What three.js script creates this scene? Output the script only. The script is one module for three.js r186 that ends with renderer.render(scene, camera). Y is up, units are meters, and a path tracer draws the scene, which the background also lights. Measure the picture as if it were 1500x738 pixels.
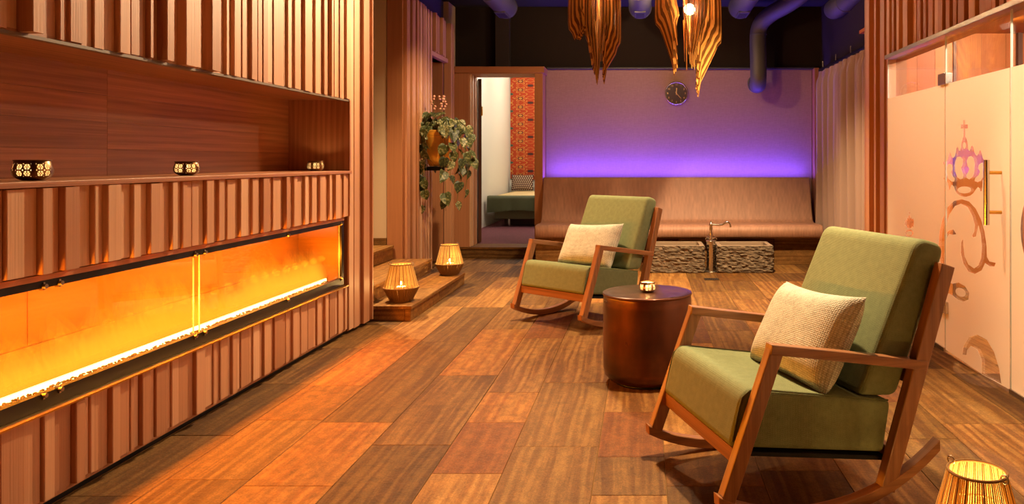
import * as THREE from 'three';
import { RoundedBoxGeometry } from 'three/addons/geometries/RoundedBoxGeometry.js';
import { mergeGeometries } from 'three/addons/utils/BufferGeometryUtils.js';
import { RectAreaLightUniformsLib } from 'three/addons/lights/RectAreaLightUniformsLib.js';
import { FontLoader } from 'three/addons/loaders/FontLoader.js';
import { TextGeometry } from 'three/addons/geometries/TextGeometry.js';

// ------------------------------------------------------------------ camera, exposure, large lights
const scene = new THREE.Scene();
scene.background = new THREE.Color(0x000000);
const F = 1140, EYE = 1.15;                                   // focal length in pixels of a 1500 x 738 frame, eye height
const camera = new THREE.PerspectiveCamera(2 * Math.atan(369 / F) * 180 / Math.PI, 1500 / 738, 0.05, 60);
camera.position.set(0, EYE, 0);
camera.lookAt(0, EYE, -1);
camera.setViewOffset(1500, 738, -193, 134, 1500, 738);        // shifted lens, verticals stay upright
camera.updateProjectionMatrix();
const renderer = new THREE.WebGLRenderer({ antialias: true });
renderer.toneMapping = THREE.LinearToneMapping;
renderer.toneMappingExposure = 1.0;
renderer.shadowMap.enabled = true;
RectAreaLightUniformsLib.init();

const WARM = new THREE.Color().setRGB(1, 0.68, 0.37), VIOLET = new THREE.Color().setRGB(0.1, 0.05, 1.0), FIRE = new THREE.Color().setRGB(1, 0.28, 0.01);
// ceiling spotlights: [x, y, z, target x, y, z, intensity, half angle, softness]
const SPOTS = [
  [-0.78, 2.93, -6.3, -1.95, 1.0, -3.0, 64, 0.72, 3, 'aimed at the slatted fire wall'],
  [0.45, 2.93, -3.7, 0.5, 0.3, -2.8, 54, 0.7, 3, 'aimed at the chair beside the glass'],
  [-0.15, 2.93, -4.7, -0.6, 0, -3.0, 7, 0.85, 3, 'aimed at the floor before the fire'],
  [-0.8, 2.93, -5.85, -0.6, 0, -5.7, 38, 0.8, 3, 'aimed at the chair by the bench'],
  [0.9, 2.93, -6.6, 0.7, 0, -7.3, 84, 0.85, 3, 'aimed at the stone basins'],
  [-0.7, 2.93, -6.5, -2.1, 1.3, -7.9, 22, 0.42, 2, 'aimed at the trailing plant'],
  [1.0, 2.93, -4.3, 1.4, 0, -3.3, 26, 0.42, 3, 'aimed at the floor beside the glass'],
  [-2.7, 2.93, -6.45, -1.9, 0, -6.3, 52, 0.62, 3, 'above the stone stairs'],
];
// fire: glow of the long burner, thrown into the room and at the back of the box
const FIRE_OUT = 20;
const LED_POWER = 340;

// ------------------------------------------------------------------ helpers
let seed = 7;
const rnd = () => { seed = (seed * 1664525 + 1013904223) >>> 0; return seed / 4294967296; };
const rr = (a, b) => a + (b - a) * rnd();
const pick = (a) => a[Math.floor(rnd() * a.length)];
const taken = new Map();
function numbered(name) { const n = taken.get(name) ?? 0; taken.set(name, n + 1); return n ? name + '_' + String(n).padStart(3, '0') : name; }
const shade = (o) => o.traverse((m) => { if (m.isMesh) { m.castShadow = true; m.receiveShadow = true; } });
function tag(o, label, category, group, kind) {
  o.userData.label = label; o.userData.category = category;
  if (group) o.userData.group = group; if (kind) o.userData.kind = kind;
  return o;
}
function thing(name, label, category, [x, y, z] = [0, 0, 0], turn = 0, group) {
  const g = new THREE.Group(); g.name = numbered(name); g.position.set(x, y, z); g.rotation.y = turn; scene.add(g);
  return tag(g, label, category, group);
}
function setting(name, label, category) { const g = new THREE.Group(); g.name = name; g.userData = { kind: 'structure', label, category }; scene.add(g); return g; }
function part(name, geo, mat, parent, label) {
  const m = new THREE.Mesh(Array.isArray(geo) ? join(geo) : geo, mat); m.name = name; m.castShadow = m.receiveShadow = true;
  if (label) m.userData.label = label;
  parent.add(m); return m;
}
function join(list) {
  const clean = list.map((g) => { const n = g.index ? g.toNonIndexed() : g; for (const k of Object.keys(n.attributes)) if (!['position', 'normal', 'uv'].includes(k)) n.deleteAttribute(k); return n; });
  return clean.length > 1 ? mergeGeometries(clean) : clean[0];
}
// texture coordinates in metres; the grain (v) runs along one axis
function uvm(geo, grain = 'y', off) {
  const g = geo.index ? geo.toNonIndexed() : geo, p = g.attributes.position, n = g.attributes.normal, uv = new Float32Array(p.count * 2);
  const [ou, ov] = off ?? [rnd() * 3, rnd() * 3];
  for (let i = 0; i < p.count; i++) {
    const P = { x: p.getX(i), y: p.getY(i), z: p.getZ(i) }, N = [Math.abs(n.getX(i)), Math.abs(n.getY(i)), Math.abs(n.getZ(i))];
    const flat = 'xyz'[N[0] >= N[1] && N[0] >= N[2] ? 0 : N[1] >= N[2] ? 1 : 2];
    const rest = ['x', 'y', 'z'].filter((a) => a !== flat);
    const v = rest.includes(grain) ? grain : rest[1], u = rest.find((a) => a !== v);
    uv[2 * i] = P[u] + ou; uv[2 * i + 1] = P[v] + ov;
  }
  g.setAttribute('uv', new THREE.BufferAttribute(uv, 2));
  return g;
}
const box = (x0, x1, y0, y1, z0, z1, grain = 'y', off) => uvm(new THREE.BoxGeometry(Math.abs(x1 - x0), Math.abs(y1 - y0), Math.abs(z1 - z0)).translate((x0 + x1) / 2, (y0 + y1) / 2, (z0 + z1) / 2), grain, off);
const rbox = (x0, x1, y0, y1, z0, z1, r = 0.006, grain = 'y', seg = 2) => uvm(new RoundedBoxGeometry(Math.abs(x1 - x0), Math.abs(y1 - y0), Math.abs(z1 - z0), seg, r).translate((x0 + x1) / 2, (y0 + y1) / 2, (z0 + z1) / 2), grain);
// slat: six-sided section with the two free corners chamfered; dir 1 faces +x, -1 faces -x
function slatGeo(xb, xf, z0, z1, y0, y1, c = 0.0025) {
  const s = new THREE.Shape([[xb, z0], [xf > xb ? xf - c : xf + c, z0], [xf, z0 + c], [xf, z1 - c], [xf > xb ? xf - c : xf + c, z1], [xb, z1]].map(([x, z]) => new THREE.Vector2(x, -z)));
  return uvm(new THREE.ExtrudeGeometry(s, { depth: y1 - y0, bevelEnabled: false }).rotateX(-Math.PI / 2).translate(0, y0, 0), 'y');
}
// tile with a chamfered top
function tileGeo(x0, x1, y1, z0, z1, t = 0.02, c = 0.0014) {
  const y0 = y1 - t, ym = y1 - c, P = (i, x, y, z) => [x, y, z];
  const a = [[x0, z0], [x1, z0], [x1, z1], [x0, z1]], b = [[x0 + c, z0 + c], [x1 - c, z0 + c], [x1 - c, z1 - c], [x0 + c, z1 - c]], pos = [];
  const quad = (p, q, r, s) => pos.push(...p, ...q, ...r, ...p, ...r, ...s);
  for (let i = 0; i < 4; i++) {
    const j = (i + 1) % 4;
    quad([a[j][0], y0, a[j][1]], [a[i][0], y0, a[i][1]], [a[i][0], ym, a[i][1]], [a[j][0], ym, a[j][1]]);
    quad([a[j][0], ym, a[j][1]], [a[i][0], ym, a[i][1]], [b[i][0], y1, b[i][1]], [b[j][0], y1, b[j][1]]);
  }
  quad([b[0][0], y1, b[0][1]], [b[3][0], y1, b[3][1]], [b[2][0], y1, b[2][1]], [b[1][0], y1, b[1][1]]);
  const g = new THREE.BufferGeometry(); g.setAttribute('position', new THREE.BufferAttribute(new Float32Array(pos), 3)); g.computeVertexNormals();
  return uvm(g, 'z');
}
function roundPoly(pts, r) {
  const s = new THREE.Shape(), n = pts.length, rs = Array.isArray(r) ? r : pts.map(() => r);
  for (let i = 0; i < n; i++) {
    const p = new THREE.Vector2(...pts[i]), a = new THREE.Vector2(...pts[(i + n - 1) % n]), b = new THREE.Vector2(...pts[(i + 1) % n]);
    const u = a.sub(p).normalize().multiplyScalar(rs[i]).add(p), w = b.sub(p).normalize().multiplyScalar(rs[i]).add(p);
    i ? s.lineTo(u.x, u.y) : s.moveTo(u.x, u.y); s.quadraticCurveTo(p.x, p.y, w.x, w.y);
  }
  s.closePath(); return s;
}
// profile drawn in (forward, up), pulled out sideways by w about the middle, edges rounded
function sidePlank(shape, w, mid, bevel = 0.004, seg = 2, grain = 'y', curve = 6) {
  const g = new THREE.ExtrudeGeometry(shape, { depth: w - 2 * bevel, bevelEnabled: true, bevelThickness: bevel, bevelSize: bevel, bevelOffset: -bevel, bevelSegments: seg, curveSegments: curve });
  g.translate(0, 0, -(w - 2 * bevel) / 2).rotateY(-Math.PI / 2).translate(mid, 0, 0);   // shape x becomes +z
  return uvm(g, grain);
}
const strip = (a, b, t) => { const d = new THREE.Vector2(b[0] - a[0], b[1] - a[1]).normalize(), n = [-d.y * t / 2, d.x * t / 2]; return [[a[0] + n[0], a[1] + n[1]], [b[0] + n[0], b[1] + n[1]], [b[0] - n[0], b[1] - n[1]], [a[0] - n[0], a[1] - n[1]]]; };
const tube = (pts, r, seg = 24, rad = 8, closed = false) => new THREE.TubeGeometry(new THREE.CatmullRomCurve3(pts.map((p) => new THREE.Vector3(...p)), closed), seg, r, rad, closed);
const rod = (a, b, r0, r1 = r0, n = 8) => { const A = new THREE.Vector3(...a), B = new THREE.Vector3(...b), d = B.clone().sub(A), g = new THREE.CylinderGeometry(r1, r0, d.length(), n); g.applyQuaternion(new THREE.Quaternion().setFromUnitVectors(new THREE.Vector3(0, 1, 0), d.normalize())); return g.translate(...A.add(B).multiplyScalar(0.5).toArray()); };
const lathe = (pts, n = 40) => new THREE.LatheGeometry(pts.map((p) => new THREE.Vector2(...p)), n);

// ------------------------------------------------------------------ procedural textures
const hash = (x, y, s) => { let h = (x * 374761393 + y * 668265263 + s * 974634777) | 0; h = Math.imul(h ^ (h >>> 13), 1274126177); return ((h ^ (h >>> 16)) >>> 0) / 4294967296; };
function noise(x, y, px, py, s) {
  const xi = Math.floor(x), yi = Math.floor(y), fx = x - xi, fy = y - yi, u = fx * fx * (3 - 2 * fx), v = fy * fy * (3 - 2 * fy), m = (a, n) => ((a % n) + n) % n;
  const a = hash(m(xi, px), m(yi, py), s), b = hash(m(xi + 1, px), m(yi, py), s), c = hash(m(xi, px), m(yi + 1, py), s), d = hash(m(xi + 1, px), m(yi + 1, py), s);
  return a + (b - a) * u + (c - a) * v + (a - b - c + d) * u * v;
}
const fbm = (u, v, fx, fy, s, o = 4) => { let t = 0, a = 0.5, k = 0; for (let i = 0; i < o; i++) { t += a * noise(u * fx, v * fy, fx, fy, s + i); k += a; a *= 0.5; fx *= 2; fy *= 2; } return t / k; };
function texture(w, h, fn, repeat = [1, 1], srgb = true) {
  const d = new Uint8Array(w * h * 4);
  for (let y = 0; y < h; y++) for (let x = 0; x < w; x++) { const c = fn((x + 0.5) / w, (y + 0.5) / h), i = 4 * (y * w + x); d[i] = c[0]; d[i + 1] = c[1]; d[i + 2] = c[2]; d[i + 3] = 255; }
  const t = new THREE.DataTexture(d, w, h, THREE.RGBAFormat); t.wrapS = t.wrapT = THREE.RepeatWrapping; t.magFilter = THREE.LinearFilter; t.minFilter = THREE.LinearMipmapLinearFilter; t.generateMipmaps = true;
  t.repeat.set(...repeat); if (srgb) t.colorSpace = THREE.SRGBColorSpace; t.needsUpdate = true; return t;
}
const mixc = (a, b, t) => a.map((v, i) => v + (b[i] - v) * t);
const cl = (x) => Math.max(0, Math.min(1, x));
const sat = (c) => c.map((v) => Math.max(0, Math.min(255, v)));
// neutral-bright wood grain, tinted by each material's colour; 0.4 m across the grain, 2 m along it
const grainTex = (s, contrast, ring = 0.28) => texture(512, 1024, (u, v) => {
  const w = fbm(u, v, 4, 3, s, 3) * 0.35, rings = Math.sin((u + w * 0.35) * Math.PI * 2 * 11 + fbm(u, v, 3, 2, s + 9, 2) * 9), fine = fbm(u, v, 128, 6, s + 20, 2), broad = fbm(u, v, 8, 2, s + 33, 3);
  const t = 1 - contrast * (ring * (0.5 + 0.5 * rings) + 0.42 * (1 - fine) + 0.5 * (1 - broad));
  return sat([255 * (0.3 + 0.7 * t), 255 * (0.24 + 0.76 * t), 255 * (0.18 + 0.82 * t)]);
}, [2.5, 0.5]);
const GRAIN = grainTex(3, 0.24, 0.1), GRAIN2 = grainTex(41, 0.42);
const grainBump = texture(256, 512, (u, v) => { const g = 255 * fbm(u, v, 96, 5, 77, 2); return [g, g, g]; }, [2.5, 0.5], false);
const wood = (hex, rough = 0.55, tex = GRAIN, extra = {}) => new THREE.MeshPhysicalMaterial({ color: hex, map: tex, roughness: rough, bumpMap: grainBump, bumpScale: 0.0006, ...extra });
// layered sandstone; stripes run along the slab
const stoneTex = (s, a, b, c, streak, mottle) => texture(512, 1024, (u, v) => {
  const warp = fbm(u, v, 3, 2, s, 3), st = fbm(u + warp * 0.08, v, 34, 2, s + 5, 4), broad = fbm(u, v, 5, 3, s + 11, 3), grit = fbm(u, v, 170, 300, s + 17, 2), mot = fbm(u, v, 26, 30, s + 23, 3);
  let col = mixc(a, b, cl((st - 0.5) * streak * 2.2 + 0.5)); col = mixc(col, c, cl((broad - 0.45) * 2.4) * 0.6);
  const k = 1 + (grit - 0.5) * 0.3 + (mot - 0.5) * mottle; return sat(col.map((x) => x * k));
}, [1.6, 0.8]);
const stoneBump = texture(512, 512, (u, v) => { const g = 255 * (0.55 * fbm(u, v, 9, 14, 5, 4) + 0.45 * fbm(u, v, 60, 60, 9, 2)); return [g, g, g]; }, [1.6, 1.6], false);
const STONES = [
  stoneTex(1, [198, 156, 108], [158, 112, 68], [182, 134, 82], 1.3, 0.25),
  stoneTex(2, [180, 138, 94], [140, 96, 58], [190, 148, 102], 1.6, 0.3),
  stoneTex(3, [186, 136, 80], [160, 104, 54], [176, 132, 84], 1.0, 0.35),
  stoneTex(4, [160, 108, 68], [134, 80, 46], [150, 100, 62], 0.8, 0.3),
];
const stoneMats = [];
STONES.forEach((t, i) => [0xbcb08a, 0x9e9472, 0x867c59].forEach((c) => stoneMats.push(new THREE.MeshPhysicalMaterial({ map: t, color: c, roughness: 0.72, specularIntensity: 0.45, bumpMap: stoneBump, bumpScale: 0.0022 }))));
const weaveTex = (n, lo, hi, s) => texture(512, 512, (u, v) => {
  const x = u * n, y = v * n, over = (Math.floor(x) + Math.floor(y)) % 2, a = Math.sin((over ? x : y) % 1 * Math.PI), k = 0.45 + 0.55 * a * (0.75 + 0.5 * hash(Math.floor(x), Math.floor(y), s)) + (fbm(u, v, 12, 12, s, 2) - 0.5) * 0.3;
  return sat(mixc(lo, hi, cl(k)));
}, [5, 5]);
const weaveBump = (n) => texture(256, 256, (u, v) => { const x = u * n, y = v * n, over = (Math.floor(x) + Math.floor(y)) % 2, a = 255 * Math.sin((over ? x : y) % 1 * Math.PI); return [a, a, a]; }, [5, 5], false);
const M = {};
M.slats = [0xdfa87e, 0xd49a70, 0xe6b48c, 0xc98d64, 0xdaa27a, 0xc0845c].map((c) => wood(c));
M.dull = [0xc4885e, 0xb67c56, 0xcf946a].map((c) => wood(c, 0.6));
M.niche = [0xd08a5c, 0xc68254].map((c) => wood(c, 0.5, GRAIN2));
M.trim = wood(0xb97c50, 0.5);
M.darkWood = wood(0x6a3a20, 0.5, GRAIN2);
M.chairWood = wood(0xb47a4c, 0.42, GRAIN2, { clearcoat: 0.15, clearcoatRoughness: 0.35 });
M.black = new THREE.MeshStandardMaterial({ color: 0x0b0908, roughness: 0.42, metalness: 0.3 });
M.soot = new THREE.MeshStandardMaterial({ color: 0x120d0a, roughness: 0.9 });
M.chrome = new THREE.MeshStandardMaterial({ color: 0xc9c2b8, roughness: 0.18, metalness: 1 });
M.steel = new THREE.MeshStandardMaterial({ color: 0xa59a8c, roughness: 0.34, metalness: 1 });
M.brass = new THREE.MeshStandardMaterial({ color: 0xc89a4a, roughness: 0.3, metalness: 1 });
M.plaster = new THREE.MeshStandardMaterial({ color: 0xc8b090, roughness: 0.9 });
M.white = new THREE.MeshStandardMaterial({ color: 0xe6e2d6, roughness: 0.9 });
M.darkCeil = new THREE.MeshStandardMaterial({ color: 0x2a2826, roughness: 0.9 });
M.darkWall = new THREE.MeshStandardMaterial({ color: 0x20140e, roughness: 0.95 });
M.duct = new THREE.MeshStandardMaterial({ color: 0x54514e, roughness: 0.55, metalness: 0.2 });
M.olive = new THREE.MeshPhysicalMaterial({ map: weaveTex(96, [76, 84, 54], [130, 138, 94], 5), roughness: 0.92, sheen: 0.4, sheenRoughness: 0.6, sheenColor: new THREE.Color(0x8a8a50), bumpMap: weaveBump(60), bumpScale: 0.0012 });
const PW = weaveTex(44, [100, 98, 82], [214, 212, 194], 15), PB = weaveBump(44); PW.repeat.set(3.2, 3.2); PB.repeat.set(3.2, 3.2);
M.pillow = new THREE.MeshPhysicalMaterial({ map: PW, roughness: 0.95, bumpMap: PB, bumpScale: 0.003 });
M.glass = new THREE.MeshPhysicalMaterial({ color: 0xffffff, roughness: 0.02, transmission: 1, thickness: 0, ior: 1.5 });
M.glassEdge = new THREE.MeshPhysicalMaterial({ color: 0xe0e6da, roughness: 0.3, transmission: 0.4, thickness: 0 });
const glow = (rgb, k) => new THREE.MeshStandardMaterial({ color: 0x000000, emissive: new THREE.Color().setRGB(...rgb), emissiveIntensity: k, roughness: 1 });
function pointLight(parent, [x, y, z], color, intensity, radius = 1) { const l = new THREE.PointLight(color, intensity); l.position.set(x, y, z); l.castShadow = true; l.shadow.radius = radius; parent.add(l); return l; }

// ------------------------------------------------------------------ floor: sandstone slabs in lanes
const depthAt = (px, x) => Math.abs(x) * F / Math.abs(px - 943);       // distance at which a vertical plane x shows at a column of the picture
{
  const floor = setting('floor', 'sandstone slab floor in long lanes', 'floor');
  part('mortar_bed', box(-4.6, 3.9, -0.12, -0.004, 1.6, -9.3, 'x'), new THREE.MeshStandardMaterial({ color: 0x86683f, roughness: 0.95 }), floor);
  const lanes = [-4.5, -3.9, -3.3, -2.75, -2.3, -1.98, -1.72, -1.42, -1.1, -0.78, -0.52, -0.18, 0.08, 0.43, 0.73, 1.03, 1.3, 1.66, 1.98, 2.4, 2.9, 3.4, 3.88];
  const cuts = { 6: [3.98, 3.45, 5.0], 7: [4.94, 3.42, 2.75, 6.1], 8: [4.17, 3.147, 5.3, 6.2], 9: [5.04, 3.86, 3.42, 2.86, 2.3, 5.9], 10: [4.03, 3.13, 5.1, 6.3], 11: [3.56, 3.02, 4.5, 5.4], 12: [3.15, 2.75, 3.9, 4.9], 16: [3.4, 4.3, 5.1] };
  // tone of the slabs that stand out: lane, distance -> material
  const tone = { '7-2.5': 6, '7-3.2': 6, '7-4': 2, '9-3.1': 9, '9-3.6': 6, '9-4.5': 3, '8-3.5': 4, '8-2.9': 5, '10-3.5': 1, '11-3.3': 9, '12-3': 7, '8-4.6': 6, '6-3.7': 7, '6-4.4': 6 };
  for (let k = 0; k + 1 < lanes.length; k++) {
    let d = -1.5, list = (cuts[k] ?? []).slice().sort((a, b) => a - b);
    const ends = [-1.5]; let at = -1.5;
    const lo = list[0] ?? 99, hi = list[list.length - 1] ?? -99;
    while (at < 9.2) {
      at += rr(0.38, 0.95);
      if (at > lo - 0.3 && at < hi + 0.3) { if (ends[ends.length - 1] < lo) ends.push(...list); at = hi; continue; }
      ends.push(Math.min(at, 9.25));
    }
    for (let i = 0; i + 1 < ends.length; i++) {
      const a = ends[i], b = ends[i + 1], mid = (a + b) / 2; if (b - a < 0.06) continue;
      let m = Math.floor(rr(0, stoneMats.length - 0.001)); if (rnd() < 0.55) m = Math.floor(rr(0, 6));
      for (const key in tone) { const [kk, dd] = key.split('-'); if (+kk === k && a < +dd && b > +dd) m = tone[key]; }
      const t = part('stone_slab', tileGeo(lanes[k] + 0.001, lanes[k + 1] - 0.001, rr(-0.0005, 0.0005), -b + 0.001, -a - 0.001), stoneMats[m], floor);
    }
  }
}

// ------------------------------------------------------------------ ceiling and plain shell
const ceilMesh = part('ceiling', box(-4.6, 3.9, 3.02, 3.14, 1.6, -9.7, 'x'), M.darkCeil, scene); ceilMesh.userData = { kind: 'structure', label: 'dark painted ceiling with hanging ducts', category: 'ceiling' };
const behind = part('wall_behind', box(-4.6, 3.9, 0, 3.02, 1.6, 1.5, 'x'), M.darkWood, scene); behind.userData = { kind: 'structure', label: 'dark timber wall closing the lounge opposite the bench', category: 'wall' };

// ------------------------------------------------------------------ left wall: slat cladding above and below a niche, around the fire
const XB = -1.962;                                                     // face of the boards behind the slats
const zEndWall = -5.56;
{
  const wall = setting('wall_left', 'timber wall of vertical slats of mixed width and depth with a long niche', 'wall');
  part('backing_board', [box(-2.4, XB, 1.555, 3.02, 1.5, zEndWall + 0.02)], M.dull[1], wall);
  part('backing_board', [box(-2.0, XB, 0.78, 1.06, 1.5, -5.15)], M.dull[1], wall);
  part('backing_board', [box(-2.0, XB, 0.03, 0.325, 1.5, -5.12)], M.dull[0], wall);
  part('end_board', [box(-2.4, XB, 0.02, 1.555, -5.155, zEndWall + 0.02)], M.dull[1], wall);
  part('plinth', box(-2.4, -2.0, 0, 0.33, 1.5, -5.155, 'z'), M.soot, wall);
  part('toe_kick', box(-2.02, -1.985, 0, 0.045, 1.5, -5.14, 'z'), M.black, wall);
  part('core', box(-2.4, -2.36, 0.33, 1.555, 1.5, -5.155, 'z'), M.darkWood, wall);
  // niche lining: back panels with a joint, soffit, shelf, end
  const nb = -2.345;
  for (const [a, b, m] of [[1.5, -1.35, 1], [-1.352, -3.40, 0], [-3.402, -5.155, 1]]) for (let k = 0; k < 4; k++) part('niche_board', box(nb - 0.015, nb + (k % 2) * 0.0008, 1.083 + k * 0.117, 1.083 + (k + 1) * 0.117 - 0.001, a, b, 'z'), M.niche[(m + k) % 2], wall);
  part('niche_soffit', box(-2.36, -1.955, 1.548, 1.56, 1.5, -5.155, 'z'), M.niche[0], wall);
  part('niche_shelf', rbox(-2.36, -1.932, 1.063, 1.083, 1.5, -5.155, 0.003, 'z'), M.niche[0], wall);
  part('niche_end', box(-2.36, -1.94, 1.083, 1.548, -5.135, -5.155, 'y'), M.niche[0], wall);
  part('soffit_edge', box(-1.975, -1.945, 1.538, 1.549, 1.5, -5.155, 'z'), new THREE.MeshStandardMaterial({ color: 0x6b5a48, roughness: 0.5 }), wall, 'grey metal edge strip');
  part('mantel_strip', rbox(-2.01, -1.962, 0.757, 0.778, 1.5, -5.1, 0.003, 'z'), M.trim, wall);
  // slats: [column where the near side starts, where the front starts, where it ends] as measured along the wall
  const upper = [[-18, -8, 11], [22, 48, 65], [79, 88, 95], [95, 103, 122], [130, 138, 153], [164, 176, 188], [188, 192, 210], [210, 220.5, 225.5], [228, 245, 256], [256, 273, 295], [295, 311, 324.5], [324.5, 332, 336], [336, 343.5, 351], [351, 355, 362], [362, 369, 377], [377, 378, 383], [383, 386, 393], [399, 401, 416], [416, 422, 427], [427, 432, 441], [441, 447, 457], [457, 462, 469], [469, 475, 480], [480, 486, 488.5], [489, 490, 494], [494, 498, 502], [503, 508, 517]];
  const mid = [[0, 9.8, 36.6], [50.4, 62.6, 78], [83, 95.5, 117.5], [129, 139, 145], [147, 158.5, 178.5], [187, 196, 207], [211.5, 221, 239], [244, 253, 261], [262, 268, 275], [277, 281, 291.5], [294.5, 303, 314], [314.5, 321, 329], [329, 333, 345], [345, 353, 364], [364, 370, 379], [379, 386, 395.5], [395.5, 400, 411.5], [412, 420, 425], [426, 431, 436], [441, 447, 452], [452, 457, 464], [464, 469, 477], [477, 483, 486], [486, 492, 499], [499, 503.5, 507], [508, 512.5, 516]];
  const low = [[-6, 1, 36], [55, 65, 81], [101, 112, 126], [126.5, 133, 138.5], [154, 165, 177], [186, 191.5, 197], [200, 209, 221], [221.5, 229, 246], [247, 252, 262], [279, 288, 301], [308, 313, 318], [318.5, 323, 334], [334.5, 341, 348.5], [349.5, 353, 365], [366, 371, 380.5], [381.5, 387.5, 397], [397, 402.5, 415], [415.5, 418.5, 424], [424.5, 429.5, 438.5], [439.5, 441, 449], [449.5, 451, 460], [460.5, 465, 471], [471.5, 477, 481.5], [481.5, 483, 491.5], [491.5, 496, 501.5], [502, 505.5, 512.5]];
  const full = [[516, 519, 526.5], [526.5, 533, 541.5], [541.5, 547.5, 551.5]];
  function clad(list, y0, y1, from, to, mats) {
    let at = from; const place = (z0, z1, p) => { if (z1 - z0 > 0.004) part('slat', slatGeo(XB, XB + p, z0 + 0.0006, z1 - 0.0006, y0 + rr(0, 0.006), y1 - (y1 < 3 ? rr(0, 0.004) : 0)), pick(mats), wall); };
    const run = [];
    if (from < depthAt(list[0][0], 1.93) - 0.1) { let d = from; while (d < depthAt(list[0][0], 1.93) - 0.12) { const w = rr(0.03, 0.1); run.push([d, d + w, rr(0.02, 0.055)]); d += w + rr(0.0, 0.05); } }
    for (const [s, f, e] of list) { let p = 0.03; for (let k = 0; k < 3; k++) { const d = depthAt(f, -XB - p); p = Math.min(0.062, Math.max(0.012, (f - s) * d / F)); } run.push([depthAt(f, -XB - p), Math.min(to, depthAt(e, -XB - p)), p]); }
    for (const [a, b, p] of run) { const a2 = Math.max(a, at); if (a2 - at > 0.006) place(-a2, -at, rr(0.006, 0.011)); if (b > a2) place(-b, -a2, p); at = Math.max(at, b); }
    if (to - at > 0.01) place(-to, -at, 0.008);
  }
  clad(upper, 1.549, 3.02, 0.9, 5.155, M.slats);
  clad(mid, 0.779, 1.063, 0.9, 5.15, M.slats.slice(0, 5));
  clad(low, 0.045, 0.328, 0.9, 5.11, M.slats);
  clad(full, 0.02, 3.02, 5.157, 5.56, M.slats);
  part('end_cap', box(-2.4, XB + 0.03, 0.02, 3.02, zEndWall + 0.02, zEndWall, 'y'), M.slats[1], wall);
  // near side block keeps the lounge closed
  part('outer_wall', box(-2.6, -2.4, 0, 3.02, 1.5, zEndWall, 'z'), M.plaster, wall);
}

// ------------------------------------------------------------------ stair bay: plaster walls, stone stairs
{
  const w = setting('wall_stair', 'beige plaster wall behind the stone stairs', 'wall');
  part('plaster_face', box(-4.5, -2.405, 0, 3.02, -7.28, -7.4, 'x'), M.plaster, w);
  part('plaster_side', box(-4.6, -4.5, 0, 3.02, -5.4, -7.62, 'x'), M.plaster, w);
  part('plaster_return', box(-4.6, -2.4, 0, 3.02, -5.4, -5.5, 'x'), M.plaster, w);
  part('skirting', box(-4.5, -2.405, 0.36, 0.425, -7.265, -7.28, 'x'), stoneMats[1], w);
  const st = thing('stone_stairs', 'three low sandstone steps beside the slatted fire wall', 'stairs', [-1.66, 0, -6.4]);
  const S = (x0, x1, y0, y1, z0, z1, g = 'x', m = 0, n = 'tread') => part(n, rbox(x0 + 1.66, x1 + 1.66, y0, y1, z0 + 6.4, z1 + 6.4, 0.004, g, 1), stoneMats[[0, 6, 3][m % 3]], st);
  // treads are slabs with joints, risers stand a little back
  for (const [x, y, za, zb, joints, m] of [[-1.66, 0.11, -5.565, -7.24, [-6.35], 3], [-1.975, 0.235, -5.62, -7.262, [-6.5], 0], [-2.33, 0.36, -5.62, -7.262, [-6.6], 2]]) {
    const zs = [za, ...joints, zb], deep = x === -2.33 ? -4.48 : x - 0.42;
    for (let i = 0; i + 1 < zs.length; i++) {
      S(deep, x, y - 0.026, y, zs[i] - 0.0015 * (i > 0), zs[i + 1] + 0.0015, 'z', (m + i) % 9);
      S(x - 0.035, x - 0.008, y - 0.125 + (y < 0.12 ? 0.015 : 0), y - 0.026, zs[i] - 0.002 - (i ? 0 : 0.006), zs[i + 1] + 0.002, 'z', (m + 1 + i) % 9, 'riser');
    }
    S(deep, x - 0.035, 0.001, y - 0.026, za - 0.01, zb + 0.01, 'x', 7, 'core');
    const xs = [-2.39, -2.08, x - 0.05, x - 0.008];
    if (y < 0.12) for (let i = 0; i + 1 < xs.length; i++) if (xs[i + 1] > xs[i]) S(xs[i], xs[i + 1] - 0.002, 0.001, y - 0.026, za - 0.006, za - 0.03, 'x', 1 + i, 'riser');
  }
}

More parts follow.
